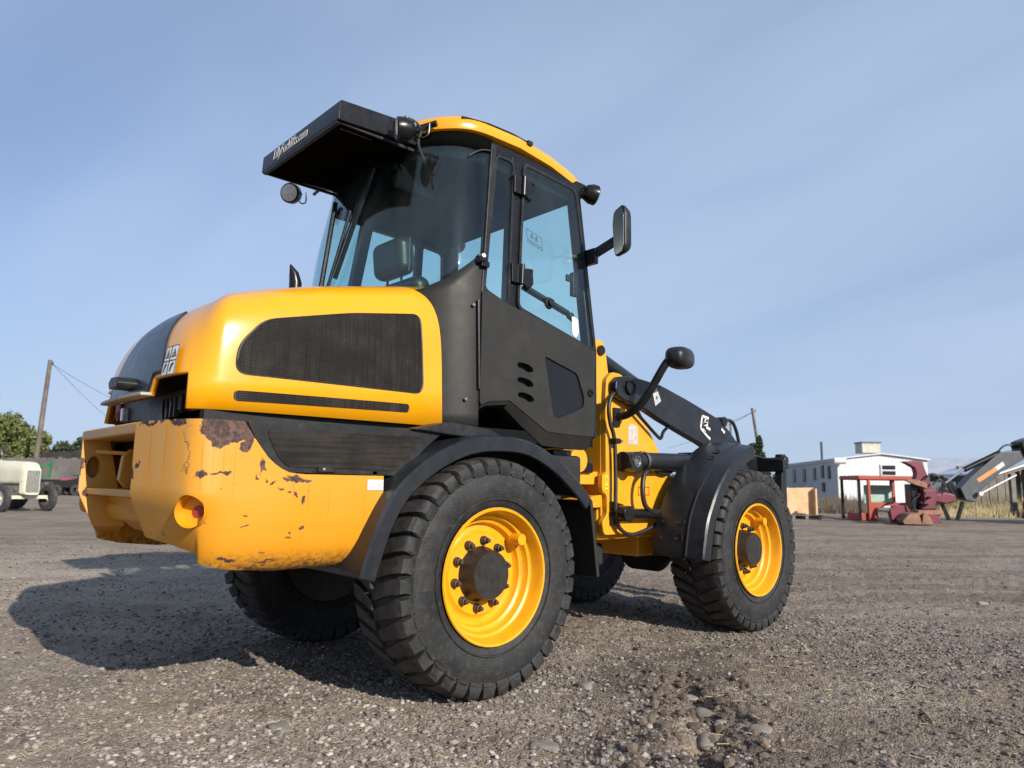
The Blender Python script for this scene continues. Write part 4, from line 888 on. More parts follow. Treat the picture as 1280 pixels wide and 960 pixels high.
# work lamps hung beside the visor box
def work_lamp(loc, dirv, name='work_lamp'):
    L_ = MB(); L_.lathe([(.0, .0), (.0, .052), (-.006, .060), (-.04, .060), (-.075, .045), (-.085, .02), (-.085, 0)], 24, 'x'); o = obj(name, L_, m_blackm, LD, 40)
    l2 = MB(); l2.lathe([(.004, 0), (.002, .03), (.001, .051)], 24, 'x'); obj('lens', l2, m_lens, o, 40)
    br = MB(); br.tube([(-.05, 0, .0), (-.10, 0, .0), (-.15, 0, .02)], .011, 8); br.tube(smooth_path([(-.085, 0, -.01), (-.11, .02, -.045), (-.15, .03, -.03), (-.16, .03, .03)], 4), .004, 6); obj('bracket', br, m_blackm, o, 40)
    o.rotation_euler = Vector(dirv).to_track_quat('X', 'Z').to_euler(); o.location = loc; return o
work_lamp((-.37, -.53, 2.645), (-.90, .43, -.08)); work_lamp((-.40, .56, 2.635), (-.75, -.55, -.2))
work_lamp((.97, -.665, 2.655), (.85, -.45, -.2)); work_lamp((.97, .665, 2.655), (.85, .45, -.2))
q = MB(); q.tube(smooth_path([(-.33, -.50, 2.66), (-.30, -.56, 2.70), (-.26, -.58, 2.66), (-.28, -.59, 2.58), (-.25, -.60, 2.50)], 5), .008, 8); q.box((-.31, -.535, 2.70), (.05, .04, .035)); q.box((-.34, -.49, 2.68), (.03, .03, .06)); obj('lamp_cable', q, m_rubber, LD, 30)
for k in range(3): obj('lamp_bolt', MB().cyl((-.34+.05*k, -.56, 2.705-.02*k), (-.34+.05*k, -.575, 2.705-.02*k), .008, 10), m_steel, LD, 30)
# aerial lead across the rear window
q = MB(); q.tube(smooth_path([crear(.005, 2.665, .012), crear(.03, 2.655, .012), crear(.055, 2.635, .012), crear(.085, 2.60, .012)], 5), .005, 6); obj('aerial_lead', q, m_rubber, LD, 30)
# door mirror
MR = empty('mirror', parent=LD)
q = MB(); q.bar((.875, -.68, 2.245), (.93, -.86, 2.33), .03, .05); q.prism([(.86, 2.20), (.895, 2.20), (.895, 2.30), (.86, 2.29)], 'y', -.74, -.66); q.cyl((.925, -.865, 2.305), (.925, -.865, 2.40), .016, 12); q.cyl((.925, -.865, 2.35), (.84, -.945, 2.335), .012, 10); obj('mirror_arm', q, m_blackm, MR, 30, bevel=.004)
mh = MB(); mo = rounded([(-.07, -.145), (.07, -.145), (.085, .10), (.06, .150), (-.06, .150), (-.085, .10)], .05, 6)
mh.loft([[(-.0, y, z) for y, z in mo], [(.016, y, z) for y, z in mo], [(.05, y*.75, z*.85) for y, z in mo], [(.058, y*.4, z*.5) for y, z in mo]]); o = obj('mirror_housing', mh, m_blackp, MR, 40, bevel=.005); o.location = (.80, -.965, 2.315); o.rotation_euler = (R(-3), 0, R(-24)); o.scale = (1, .86, .92)
mg = MB(); mg.prism([(y*.9, z*.93) for y, z in mo], 'x', -.003, -.001); g_ = obj('mirror_glass', mg, m_mirror, MR, 30); g_.location = o.location; g_.rotation_euler = o.rotation_euler; g_.scale = o.scale
ml = copy_tree(MR, LD); ml.scale = (1, -1, 1)

# ---- front frame: tower, arm, rams, hoses
tw = rounded([(1.262, .635), (1.244, .715), (1.292, .755), (1.290, .875), (1.244, .90), (1.250, 1.005), (1.283, 1.01), (1.280, 1.48), (1.290, 1.60), (1.345, 1.652), (1.44, 1.648), (1.50, 1.60), (1.66, 1.385), (1.835, 1.165), (1.955, 1.02), (2.05, .90), (2.05, .635)], .025, 4)
TW = obj('loader_tower', MB().prism(tw, 'y', -.47, -.43), m_yellowf, LD, 30, bevel=.006); obj('loader_tower', mirror_mb(MB().prism(tw, 'y', -.47, -.43)), m_yellowf, LD, 30, bevel=.006)
q = MB(); q.box((1.30, 0, 1.05), (.04, .86, .80)); obj('tower_cross_plate', q, m_yellowf, TW, 30, bevel=.006)
q = MB(); q.prism(rounded([(1.42, 1.1), (1.50, 1.72), (1.56, 1.90), (1.61, 1.955), (1.67, 1.945), (1.70, 1.90), (1.78, 1.45), (1.85, 1.1)], .03), 'y', -.12, -.08); q.prism(rounded([(1.42, 1.1), (1.50, 1.72), (1.56, 1.90), (1.61, 1.955), (1.67, 1.945), (1.70, 1.90), (1.78, 1.45), (1.85, 1.1)], .03), 'y', .08, .12); obj('tilt_bracket', q, m_yellowf, LD, 30, bevel=.005)
q = MB(); q.cyl((1.64, -.14, 1.875), (1.64, .14, 1.875), .035, 18); obj('bracket_pin', q, m_blackm, LD, 30)
tr = MB(); tr.cyl((1.66, 0, 1.875), (2.45, 0, 1.60), .062, 20); TR = obj('tilt_ram', tr, m_armm, LD, 40); obj('ram_rod', MB().cyl((2.45, 0, 1.60), (2.85, 0, 1.46), .032, 16), m_chrome, TR, 40)
for k in range(4): obj('frame_bolt', MB().cyl((1.275, -.18-.16*(k % 2), 1.40-.42*(k//2)), (1.262, -.18-.16*(k % 2), 1.40-.42*(k//2)), .018, 8), m_blackm, TW, 30)
fx_ = MB(); fx_.box((1.66, 0, .78), (.78, .82, .36)); fx_.box((2.05, 0, .62), (.6, .70, .30)); obj('front_chassis', fx_, m_yellowf, LD, 30, bevel=.015)
q = MB(); q.box((1.05, 0, .62), (.55, .50, .30)); q.cyl((1.10, 0, .45), (1.10, 0, 1.12), .10, 20); q.box((1.15, -.12, 1.08), (.3, .45, .07)); q.box((1.0, 0, .50), (.9, .62, .14)); obj('articulation_joint', q, m_dark, LD, 30, bevel=.02)
q = MB(); q.prism(rounded([(.98, .94), (1.30, .94), (1.30, 1.02), (.98, 1.02)], .01), 'y', -.40, -.20); q.cyl((1.07, -.44, 1.085), (1.07, -.34, 1.085), .075, 24); q.prism([(1.0, .80), (1.28, .80), (1.28, .88), (1.0, .84)], 'y', -.44, -.30); obj('joint_bracket', q, m_yellowf, LD, 35, bevel=.005)
obj('valve_block', MB().box((1.16, -.40, 1.04), (.10, .06, .06)), m_blackm, LD, 30, bevel=.008); obj('valve_block', MB().box((.92, -.38, 1.115), (.16, .12, .05)), m_blackm, LD, 30, bevel=.008)
AT = [(1.300, 1.535), (1.305, 1.580), (1.345, 1.616), (1.42, 1.628), (1.554, 1.625), (1.772, 1.607), (2.051, 1.545), (2.299, 1.482), (2.509, 1.425), (2.644, 1.345), (2.74, 1.27), (2.90, 1.08), (3.06, .78), (3.15, .45)]
AL = [(2.98, .42), (2.93, .70), (2.84, .95), (2.68, 1.10), (2.45, 1.165), (2.238, 1.237), (2.115, 1.270), (1.995, 1.305), (1.767, 1.371), (1.593, 1.43), (1.407, 1.462), (1.325, 1.49)]
for s in (-1, 1):
    pl = AT+AL; A_ = MB().prism(pl, 'y', -.535, -.475); A_ = A_ if s < 0 else mirror_mb(A_)
    ARM = obj('loader_arm', A_, m_armm, LD, 30, bevel=.012, seg=3)
    q = MB(); q.lathe([(0, .0), (0, .030), (-.004, .034), (-.002, .040), (-.008, .046), (.03, .050)], 24, 'y'); o = obj('pivot_pin', q, m_blackm, ARM, 30); o.location = (1.435, s*.546, 1.553); o.rotation_euler = (0, 0, 0 if s < 0 else math.pi)
    lr = MB(); lr.cyl((1.36, s*.535, 1.088), (2.05, s*.535, 1.10), .058, 22); lr.cyl((1.435, s*.46, 1.086), (1.435, s*.592, 1.086), .062, 24); LR = obj('lift_ram', lr, m_armm, LD, 40); obj('ram_rod', MB().cyl((2.05, s*.535, 1.10), (2.45, s*.53, 1.16), .03, 14), m_chrome, LR, 40)
    q = MB(); q.lathe([(0, 0), (0, .018), (.004, .022), (-.004, .030), (-.004, .036), (.02, .040)], 22, 'y'); o = obj('ram_pin', q, m_steel, LR, 30); o.location = (1.435, s*.594, 1.086); o.rotation_euler = (0, 0, 0 if s < 0 else math.pi)
    cl = MB(); cl.lathe([(-.012, .0625), (-.012, .066), (.012, .066), (.012, .0625)], 24, 'x'); o = obj('ram_clamp', cl, m_steel, LR, 30); o.location = (1.56, s*.535, 1.091)
    sr = MB(); sr.cyl((1.35, s*.53, .765), (1.75, s*.53, .76), .032, 14); sr.lathe([(-.06, .0), (-.06, .05), (.06, .05), (.06, 0)], 16, 'y', c=(1.36, s*.53, .765)); sr.prism([(1.31, .70), (1.31, .84), (1.42, .82), (1.36, .69)], 'y', s*.50, s*.47); obj('steering_ram', sr, m_blackm, LD, 30, bevel=.004)
# arm badge: pale plate and an outlined emblem
q = MB().prism(rounded([(1.675, 1.56), (1.72, 1.588), (1.772, 1.498), (1.708, 1.458)], .004), 'y', -.5375, -.535); PLT = obj('arm_plate', q, mat('worn_alloy_plate', (.45, .45, .46), .4, var=.2), LD, 0); obj('arm_plate_mark', MB().box((1.722, -.5385, 1.515), (.012, .001, .02)), m_dblack, PLT, 0)
bd = MB()
def stroke(pts, wd):
    for a, b in zip(pts[:-1], pts[1:]): bd.bar((a[0], -.4265, a[1]), (b[0], -.4265, b[1]), .002, wd, (0, 1, 0)) if False else bd.add([(a[0], -.5368, a[1]+wd/2), (b[0], -.5368, b[1]+wd/2), (b[0], -.5368, b[1]-wd/2), (a[0], -.5368, a[1]-wd/2)], [(0, 1, 2, 3)])
def vstroke(pts, wd):
    for a, b in zip(pts[:-1], pts[1:]):
        d = (Vector((b[0]-a[0], b[1]-a[1]))).normalized(); nx, nz = -d.y*wd/2, d.x*wd/2
        bd.add([(a[0]+nx, -.5368, a[1]+nz), (b[0]+nx, -.5368, b[1]+nz), (b[0]-nx, -.5368, b[1]-nz), (a[0]-nx, -.5368, a[1]-nz)], [(0, 1, 2, 3)])
def AP(x, y): # picture point of the emblem on the arm side
    p_ = fw+rt*(x-640)/FPX-up*(y-480)/FPX; t_ = (-.5368-CAM[1])/p_[1]; return (CAM[0]+p_[0]*t_, CAM[2]+p_[2]*t_)
vstroke([AP(*p) for p in ((886, 523), (878, 520), (877, 527), (876, 535), (880, 540), (884, 545), (888, 549))], .018)
vstroke([AP(*p) for p in ((881, 524), (885, 526), (880, 530), (885, 531))], .026); vstroke([AP(*p) for p in ((883, 534), (888, 537))], .02); vstroke([AP(*p) for p in ((902, 536), (906, 541))], .02); vstroke([AP(*p) for p in ((879, 536), (882, 541))], .014)
obj('arm_emblem', bd, m_white, LD, 0)
# tower details: hoses, warning decal, pale rubbed sticker
hs = MB(); hs.tube(smooth_path([(1.48, -.46, 1.50), (1.40, -.50, 1.53), (1.30, -.51, 1.50), (1.262, -.51, 1.42), (1.275, -.51, 1.32), (1.315, -.51, 1.22), (1.325, -.51, 1.0), (1.325, -.51, .76), (1.36, -.51, .68), (1.46, -.51, .635), (1.60, -.51, .65), (1.75, -.52, .70)], 6), .013, 10); obj('hydraulic_hose', hs, m_rubber, LD, 40)
hs = MB(); hs.tube(smooth_path([(1.75, -.50, 1.03), (1.66, -.53, 1.05), (1.56, -.55, 1.0), (1.53, -.56, .90), (1.56, -.56, .81), (1.66, -.55, .77), (1.76, -.54, .78)], 6), .016, 10); obj('hydraulic_hose', hs, m_rubber, LD, 40)
hs = MB(); hs.tube(smooth_path([(1.72, -.48, 1.045), (1.85, -.50, 1.02), (1.95, -.50, 1.045)], 5), .014, 10); obj('hydraulic_hose', hs, m_rubber, LD, 40)
hs = MB(); hs.tube(smooth_path([(1.45, -.50, 1.47), (1.60, -.505, 1.37), (1.77, -.505, 1.265), (1.81, -.505, 1.255), (1.84, -.505, 1.30), (1.90, -.505, 1.34)], 5), .011, 8); obj('arm_pipe', hs, m_blackm, LD, 40)
for z in (1.21, .765): obj('hose_clip', MB().box((1.33, -.505, z), (.05, .05, .035)), m_blackm, LD, 30, bevel=.005); obj('clip_bolt', MB().cyl((1.36, -.52, z), (1.36, -.535, z), .010, 8), m_steel, LD, 30)
WD = obj('tower_warning_decal', MB().box((1.285, -.4712, .955), (.03, .002, .10)), mat('decal_yellow', (.80, .50, .03), .45, var=.03), TW, 0)
dl = MB()
for a in ((1.272, 1.004, 1.298, 1.001), (1.272, .906, 1.298, .909), (1.272, .953, 1.298, .956)): dl.box(((a[0]+a[2])/2, -.4725, (a[1]+a[3])/2), (.026, .001, .003))
dl.add([(1.275, -.4725, .965), (1.297, -.4725, .965), (1.286, -.4725, .992), (1.280, -.4730, .968), (1.292, -.4730, .968), (1.286, -.4730, .983)], [(0, 1, 4, 3), (1, 2, 5, 4), (2, 0, 3, 5)]); dl.box((1.286, -.4725, .93), (.010, .001, .012)); obj('decal_symbols', dl, m_dblack, WD, 0)
obj('rubbed_sticker', MB().prism(rounded([(1.50, 1.20), (1.50, 1.31), (1.535, 1.335), (1.60, 1.32), (1.605, 1.20)], .01), 'y', -.4725, -.470), mat('rubbed_label', (.42, .38, .34), .5, var=.18, scale=60), TW, 0)
rd = MB()
for (x0, x1, z0, z1) in ((1.60, 1.72, .875, .881), (1.60, 1.72, .925, .931), (1.60, 1.606, .875, .931), (1.714, 1.72, .875, .931)): rd.box(((x0+x1)/2, -.4715, (z0+z1)/2), (x1-x0, .002, z1-z0))
obj('red_outline_decal', rd, m_dred, TW, 0)
# indicator lamp on its bent stalk
SK = MB(); pth = smooth_path([(1.386, -.47, 1.363), (1.40, -.55, 1.38), (1.41, -.63, 1.43), (1.43, -.70, 1.52), (1.47, -.77, 1.66), (1.50, -.80, 1.715), (1.56, -.81, 1.735)], 5)
SK.tube(pth, [.025]*len(pth), 12); SK.box((1.375, -.475, 1.363), (.06, .02, .12)); LS = obj('indicator_stalk', SK, m_blackm, LD, 40)
lh = MB(); lo_ = rounded([(-.10, -.045), (.08, -.05), (.10, -.03), (.10, .03), (.08, .055), (-.08, .05), (-.11, .01)], .02, 4)
sgn = lambda a, p: math.copysign(abs(a)**p, a)
lh.grid(lambda u, v: (.105*sgn(math.cos((v-.5)*math.pi), .6)*sgn(math.cos(2*math.pi*u), .7), .058*sgn(math.cos((v-.5)*math.pi), .6)*sgn(math.sin(2*math.pi*u), .7), .052*sgn(math.sin((v-.5)*math.pi), .75)), 40, 20); o = obj('indicator_lamp', lh, m_blackp, LD, 60); o.location = (1.61, -.80, 1.735); o.rotation_euler = (0, R(-4), R(20)); o.scale = (1.55, 1.3, 1.3)
ol_ = MB(); ol_.box((.100, 0, .0), (.010, .05, .04)); ll = obj('lamp_glass', ol_, m_lens, o, 30, bevel=.004)
# fork carriage at the front
FC = MB(); FC.box((3.28, 0, 1.13), (.06, 1.30, .09)); FC.box((3.30, 0, .42), (.06, 1.30, .10)); FC.prism([(2.88, 1.30), (3.10, 1.20), (3.30, 1.18), (3.30, 1.08), (3.05, 1.06), (2.86, 1.16)], 'y', -.44, -.40); FC.prism([(2.88, 1.30), (3.10, 1.20), (3.30, 1.18), (3.30, 1.08), (3.05, 1.06), (2.86, 1.16)], 'y', .40, .44)
FC.prism([(-.66, 1.16), (-.50, 1.17), (-.30, 1.23), (.30, 1.23), (.50, 1.17), (.66, 1.16), (.66, 1.06), (-.66, 1.06)], 'x', 3.20, 3.24)
for y in (-.60, -.22, .22, .60): FC.prism([(3.24, 1.20), (3.31, 1.20), (3.30, .36), (3.22, .36), (3.20, .70)], 'y', y-.03, y+.03)
FC.cyl((3.26, -.66, 1.15), (3.26, -.58, 1.15), .035, 14); CR = obj('fork_carriage', FC, m_armm, LD, 30, bevel=.008)
hs = MB(); hs.tube(smooth_path([(2.83, -.30, 1.34), (2.93, -.30, 1.44), (3.02, -.30, 1.47), (3.10, -.30, 1.44), (3.16, -.30, 1.33), (3.2, -.30, 1.15)], 6), .014, 10); obj('hydraulic_hose', hs, m_rubber, LD, 40)
q = MB(); q.lathe([(-.05, 0), (-.05, .035), (.05, .035), (.05, 0)], 14, 'y', c=(2.56, -.49, 1.415)); obj('arm_boss', q, m_blackm, LD, 40)

# ------------------------------------------------------------------ the yard behind (frame: x right, y away from the viewpoint, z up)
FROT = YAW-math.pi/2
FM = Matrix.Translation((CAM[0], CAM[1], 0)) @ Matrix.Rotation(FROT, 4, 'Z')
def FP(px, py, d):
    p = at(px, py, d); q = np.array(p)-CAM; return (float(q@RH), d, p.z)
def bthing(name, label, cat, base, group=None, rz=0.0):
    r_ = empty(name, FM @ Vector((base[0], base[1], 0)), FROT+rz); tag(r_, label, cat, group); r_['bx'] = float(base[0]); r_['by'] = float(base[1]); r_['rz'] = float(rz); return r_
def bobj(name, mb, mat_, root, sm=30, bevel=0, **k):
    """mesh given in yard-frame coordinates"""
    bx_, by_ = root['bx'], root['by']; c, s = math.cos(-root['rz']), math.sin(-root['rz'])
    mb.v = [((x-bx_)*c-(y-by_)*s, (x-bx_)*s+(y-by_)*c, z) for x, y, z in mb.v]; return obj(name, mb, mat_, root, sm, bevel, **k)
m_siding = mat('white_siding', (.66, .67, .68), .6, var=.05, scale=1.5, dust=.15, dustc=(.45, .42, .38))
m_siding_shade = mat('shaded_siding', (.44, .45, .45), .6, var=.06, scale=1.5, dust=.12)  # white siding greyed: shade of the long side put into the colour
m_roofm = mat('pale_metal_roof', (.55, .57, .60), .45, metal=.3, var=.08, scale=1)
m_darkw = mat('dark_opening', (.012, .013, .016), .3, var=.1)
m_wood = mat('old_wood', (.16, .14, .12), .85, var=.3, scale=3, dust=.3, dustc=(.24, .22, .20))
m_ply = mat('plywood', (.56, .36, .20), .7, var=.14, scale=4)
m_pole = mat('pole_wood', (.13, .105, .085), .85, var=.25, scale=2)
m_rustred = mat('red_paint', (.30, .036, .016), .5, var=.2, scale=3, dust=.25, dustc=(.25, .10, .06))
m_mag = mat('crimson_paint', (.125, .008, .026), .45, var=.2, scale=3, dust=.15, dustc=(.11, .03, .04))
m_rust = mat('rusty_steel', (.20, .10, .06), .7, var=.35, scale=5, dust=.3, dustc=(.30, .18, .12))
m_grey = mat('grey_machine_paint', (.045, .052, .060), .4, var=.1, scale=2, dust=.1)
m_cream = mat('cream_paint', (.60, .58, .45), .45, var=.07, scale=3, dust=.2, dustc=(.35, .30, .22))
m_green = mat('green_paint', (.015, .17, .05), .5, var=.1)
m_tyb = mat('plain_tyre', (.03, .03, .031), .75, var=.2, dust=.2)

# white site building
c0 = (17.2, 38.0); dg_ = np.array((4.40, -.60)); ds_ = np.array((1.65, 12.0))
WB = bthing('site_building', 'white ribbed mobile building with shallow roof and louvred end window', 'building', c0)
def WP(u, v, z): p = np.array(c0)+dg_*u+ds_*v; return (p[0], p[1], z)
def wall_ribs(u0_, v0_, u1_, v1_, ztop0, ztop1, n, mat_, nm='wall'):
    mb = MB(); vs = []; L = np.array(WP(u1_, v1_, 0))-np.array(WP(u0_, v0_, 0)); nrm = np.array((L[1], -L[0], 0))/np.linalg.norm(L)
    for i in range(n*4+1):
        t = i/(n*4); o_ = .009 if i % 4 in (1, 2) else 0.0
        p = np.array(WP(u0_+(u1_-u0_)*t, v0_+(v1_-v0_)*t, 0))+nrm*o_; zt = ztop0+(ztop1-ztop0)*t if not callable(ztop0) else ztop0(t)
        vs += [(p[0], p[1], .35), (p[0], p[1], zt)]
    mb.add(vs, [(2*i, 2*i+2, 2*i+3, 2*i+1) for i in range(n*4)]); return bobj(nm, mb, mat_, WB, 0)
arch = lambda t: 2.42+.30*(1-abs(2*t-1))**.9
wall_ribs(0, 0, 1, 0, arch, None, 26, m_siding); wall_ribs(0, 1, 0, 0, 2.44, 2.44, 50, m_siding_shade)
mb = MB(); mb.add([WP(1, 0, .3), WP(1, 1, .3), WP(1, 1, 2.44), WP(1, 0, 2.44)], [(0, 1, 2, 3)]); mb.add([WP(0, 1, .3), WP(1, 1, .3), WP(1, 1, 2.44), WP(0, 1, 2.44)], [(0, 1, 2, 3)]); bobj('back_walls', mb, m_siding_shade, WB, 0)
mb = MB(); secs = []
for v in (-.012, 1.01): secs.append([WP(-.03+1.06*t, v, arch(min(1, max(0, -.03+1.06*t)))+.02) for t in np.linspace(0, 1, 15)]+[WP(-.03+1.06*t, v, arch(min(1, max(0, -.03+1.06*t)))+.09) for t in np.linspace(1, 0, 15)])
mb.loft(secs); bobj('roof', mb, m_roofm, WB, 30)
mb = MB(); mb.add([WP(-.004, -.004, 0), WP(1, -.004, 0), WP(1, -.004, .42), WP(-.004, -.004, .42)], [(0, 1, 2, 3)]); mb.add([WP(-.006, 0, 0), WP(-.006, 1, 0), WP(-.006, 1, .36), WP(-.006, 0, .36)], [(0, 1, 2, 3)]); bobj('skirting', mb, m_siding, WB, 0, solid=.02)
def on_wall(u0_, u1_, z0, z1, nm, mat_, off=.05, side=False):
    mb = MB(); 
    if side: P_ = [(-off/4.4, u0_), (-off/4.4, u1_)]; Q_ = [(.02, u1_), (.02, u0_)]
    else: P_ = [(u0_, -off/12), (u1_, -off/12)]; Q_ = [(u1_, .005), (u0_, .005)]
    pl = [WP(a, b, 0)[:2] for a, b in P_+Q_]; mb.prism(pl, 'z', z0, z1); return bobj(nm, mb, mat_, WB, 0)
Wn = on_wall(.48, .66, 1.62, 2.22, 'window', m_siding, .06); on_wall(.50, .64, 1.68, 1.87, 'louvre_pane', m_darkw, .09); on_wall(.50, .64, 1.96, 2.16, 'louvre_pane', m_darkw, .09)
on_wall(0, 1.0, 2.34, 2.44, 'eave_trim', m_roofm, .06, True)
for u, z0, z1, wd in ((.10, 1.45, 2.15, .035), (.19, .75, 1.25, .04), (.20, 1.5, 2.2, .04), (.33, 1.4, 2.1, .04), (.52, 1.3, 2.1, .05), (.72, 1.3, 2.1, .05)): on_wall(u, u+wd, z0, z1, 'window', m_darkw, .05, True)
mb = MB(); p = WP(.46, .12, 2.8); mb.box((p[0], p[1], 3.12), (1.0, .8, .55)); VBX = bobj('roof_cooler', mb, mat('beige_metal', (.42, .40, .33), .6), WB, 30, bevel=.03)
mb = MB(); mb.box((p[0], p[1], 3.42), (1.08, .88, .06)); bobj('cooler_lid', mb, m_grey, WB, 0)
mb = MB(); q_ = WP(.0, -.02, 2.36); mb.cyl((q_[0]-.25, q_[1]-.05, 2.36), (q_[0]+.30, q_[1]-.15, 2.36), .17, 16); bobj('vent_drum', mb, m_siding, WB, 30)
for v, d_ in ((.45, .10),): mb = MB(); a = WP(.3, v, 2.7); mb.cyl((a[0]-.6, a[1], 2.5), (a[0]-.6, a[1], 3.7), .07, 10); bobj('flue', mb, m_grey, WB, 30)

# long open-fronted shed further back
a = FP(1148, 592, 56); b = FP(1300, 592, 50)
SH = bthing('long_shed', 'long low shed with pale sheet roof and dark openings under the eave', 'shed', ((a[0]+b[0])/2, 53))
mb = MB(); ze = 2.15; zr = 3.35; mb.prism([(a[0], a[1]), (b[0], b[1]), (b[0], b[1]+7), (a[0], a[1]+7)], 'z', 0, ze-.06); bobj('wall', mb, m_siding, SH, 0)
mb = MB(); mb.loft([[(p_[0], p_[1]-.4, ze-.05), (p_[0], p_[1]+3.5, zr), (p_[0], p_[1]+7.4, ze-.05), (p_[0], p_[1]+7.4, ze), (p_[0], p_[1]+3.5, zr+.08), (p_[0], p_[1]-.4, ze+.03)] for p_ in (a, b)]); bobj('roof', mb, m_roofm, SH, 30)
for t0, t1 in ((.10, .22), (.29, .38), (.5, .62), (.72, .85)):
    mb = MB(); P_ = [np.array(a)+(np.array(b)-np.array(a))*t for t in (t0, t1)]; mb.prism([(P_[0][0], P_[0][1]-.06), (P_[1][0], P_[1][1]-.06), (P_[1][0], P_[1][1]+.03), (P_[0][0], P_[0][1]+.03)], 'z', 1.55, 2.05); bobj('window', mb, m_darkw, SH, 0)

# weathered lean-to at the right edge
a = FP(1268, 640, 26); LT = bthing('lean_to', 'weathered timber lean-to with sloping sheet roof at the yard edge', 'shed', (a[0], 26))
for dx, dy in ((0, 0), (.55, 0), (2.6, 0), (0, 3), (2.6, 3)): mb = MB(); mb.box((a[0]+dx, 26+dy, .95), (.16, .16, 1.9)); bobj('post', mb, m_wood, LT, 0)
mb = MB(); mb.loft([[(a[0]-.75, y, 1.50), (a[0]+3.0, y, 2.75), (a[0]+3.0, y, 2.81), (a[0]-.75, y, 1.56)] for y in (25.6, 29.5)]); bobj('roof', mb, m_roofm, LT, 30)
mb = MB(); mb.bar((a[0]-.7, 25.9, 1.44), (a[0]+3, 25.9, 2.68), .10, .14); bobj('rafter', mb, m_wood, LT, 0)
for k in range(8): mb = MB(); mb.box((a[0]+.1+.33*k, 29.2, .9), (.30, .04, 1.8)); bobj('wall_board', mb, m_wood, LT, 0)
mb = MB(); mb.lathe([(-.12, .2), (-.14, .33), (-.1, .40), (.1, .40), (.14, .33), (.12, .2)], 24, 'y', c=(a[0]+.35, 25.4, .40), closed=True); r_ = bthing('loose_tyre', 'loose black tyre leaning by the lean-to post', 'tyre', (a[0]+.35, 25.4)); bobj('tyre_casing', mb, m_tyb, r_, 40)

# plywood crate on a pallet
a = FP(1005, 648, 22); CT = bthing('plywood_crate', 'open plywood crate with upright battens standing on a pallet', 'crate', (a[0], 22.4))
lx0, lx1 = FP(984, 640, 22)[0], FP(1023, 640, 22)[0]; W_ = lx1-lx0
for k in range(3): mb = MB(); mb.box((lx0+W_*(k+.5)/3, 22.0+.15*k, .54), (W_/3-.01, .03, .78+.02*k)); bobj('side_panel', mb, m_ply, CT, 0)
for k in range(4): mb = MB(); mb.box((lx0+W_*k/3, 21.95+.15*k, .52), (.06, .05, .84)); bobj('batten', mb, m_ply, CT, 0)
mb = MB(); mb.box((lx1, 22.6, .52), (.05, 1.0, .80)); bobj('end_panel', mb, m_ply, CT, 0); mb = MB(); mb.box((lx0, 22.6, .52), (.04, 1.2, .78)); bobj('end_panel', mb, m_ply, CT, 0); mb = MB(); mb.box(((lx0+lx1)/2, 23.1, .52), (W_, .03, .78)); bobj('side_panel', mb, m_ply, CT, 0)
PT = bthing('pallet', 'low timber pallet under the plywood crate', 'pallet', (a[0], 22.4))
for k in range(5): mb = MB(); mb.box(((lx0+lx1)/2, 21.8+.3*k, .128), (W_+.05, .12, .022)); bobj('deck_board', mb, m_wood, PT, 0)
for k in range(3): mb = MB(); mb.box((lx0+.08+(W_-.16)*k/2, 22.4, .06), (.09, 1.4, .10)); bobj('bearer', mb, m_wood, PT, 0)

# red cab frame standing on the ground
d = 21.5; x0, x1 = FP(1074, 650, d)[0], FP(1145, 650, d)[0]; RC = bthing('red_cab_frame', 'faded red dismounted machine cab frame standing on the gravel', 'cab frame', ((x0+x1)/2, d))
zt = 1.20
for x, y in ((x0+.04, d), (x0+.28, d-.1), (x1-.62, d), (x1-.05, d), (x0+.04, d+1.1), (x1-.1, d+1.1)): mb = MB(); mb.box((x, y, zt/2+.02), (.07, .07, zt)); bobj('post', mb, m_rustred if x > x0+.1 and x < x1-.2 else m_blackm, RC, 0)
mb = MB(); mb.prism([(x0-.04, d-.15), (x1+.1, d-.15), (x1+.02, d+1.2), (x0, d+1.2)], 'z', zt, zt+.13); bobj('top', mb, m_rustred, RC, 0, bevel=.03)
mb = MB(); mb.prism([(x0+.26, .03), (x0+.26, .55), (x0+.70, .55), (x0+.72, .42), (x0+.52, .36), (x0+.50, .03)], 'y', d-.12, d+.02); bobj('front_panel', mb, m_rustred, RC, 0, bevel=.02)
mb = MB(); mb.box(((x0+x1)/2+.1, d-.05, .50), (x1-x0-.5, .08, .10)); bobj('crossbar', mb, m_rustred, RC, 0)
mb = MB(); mb.box((x0+.95, d+.6, .78), (.95, .02, .55)); bobj('window_pane', mb, mat('pale_green_pane', (.35, .50, .42), .2), RC, 0)
mb = MB(); mb.box((x0+.3, d+.4, .12), (.5, .9, .22)); bobj('floor_box', mb, m_rustred, RC, 0, bevel=.02)

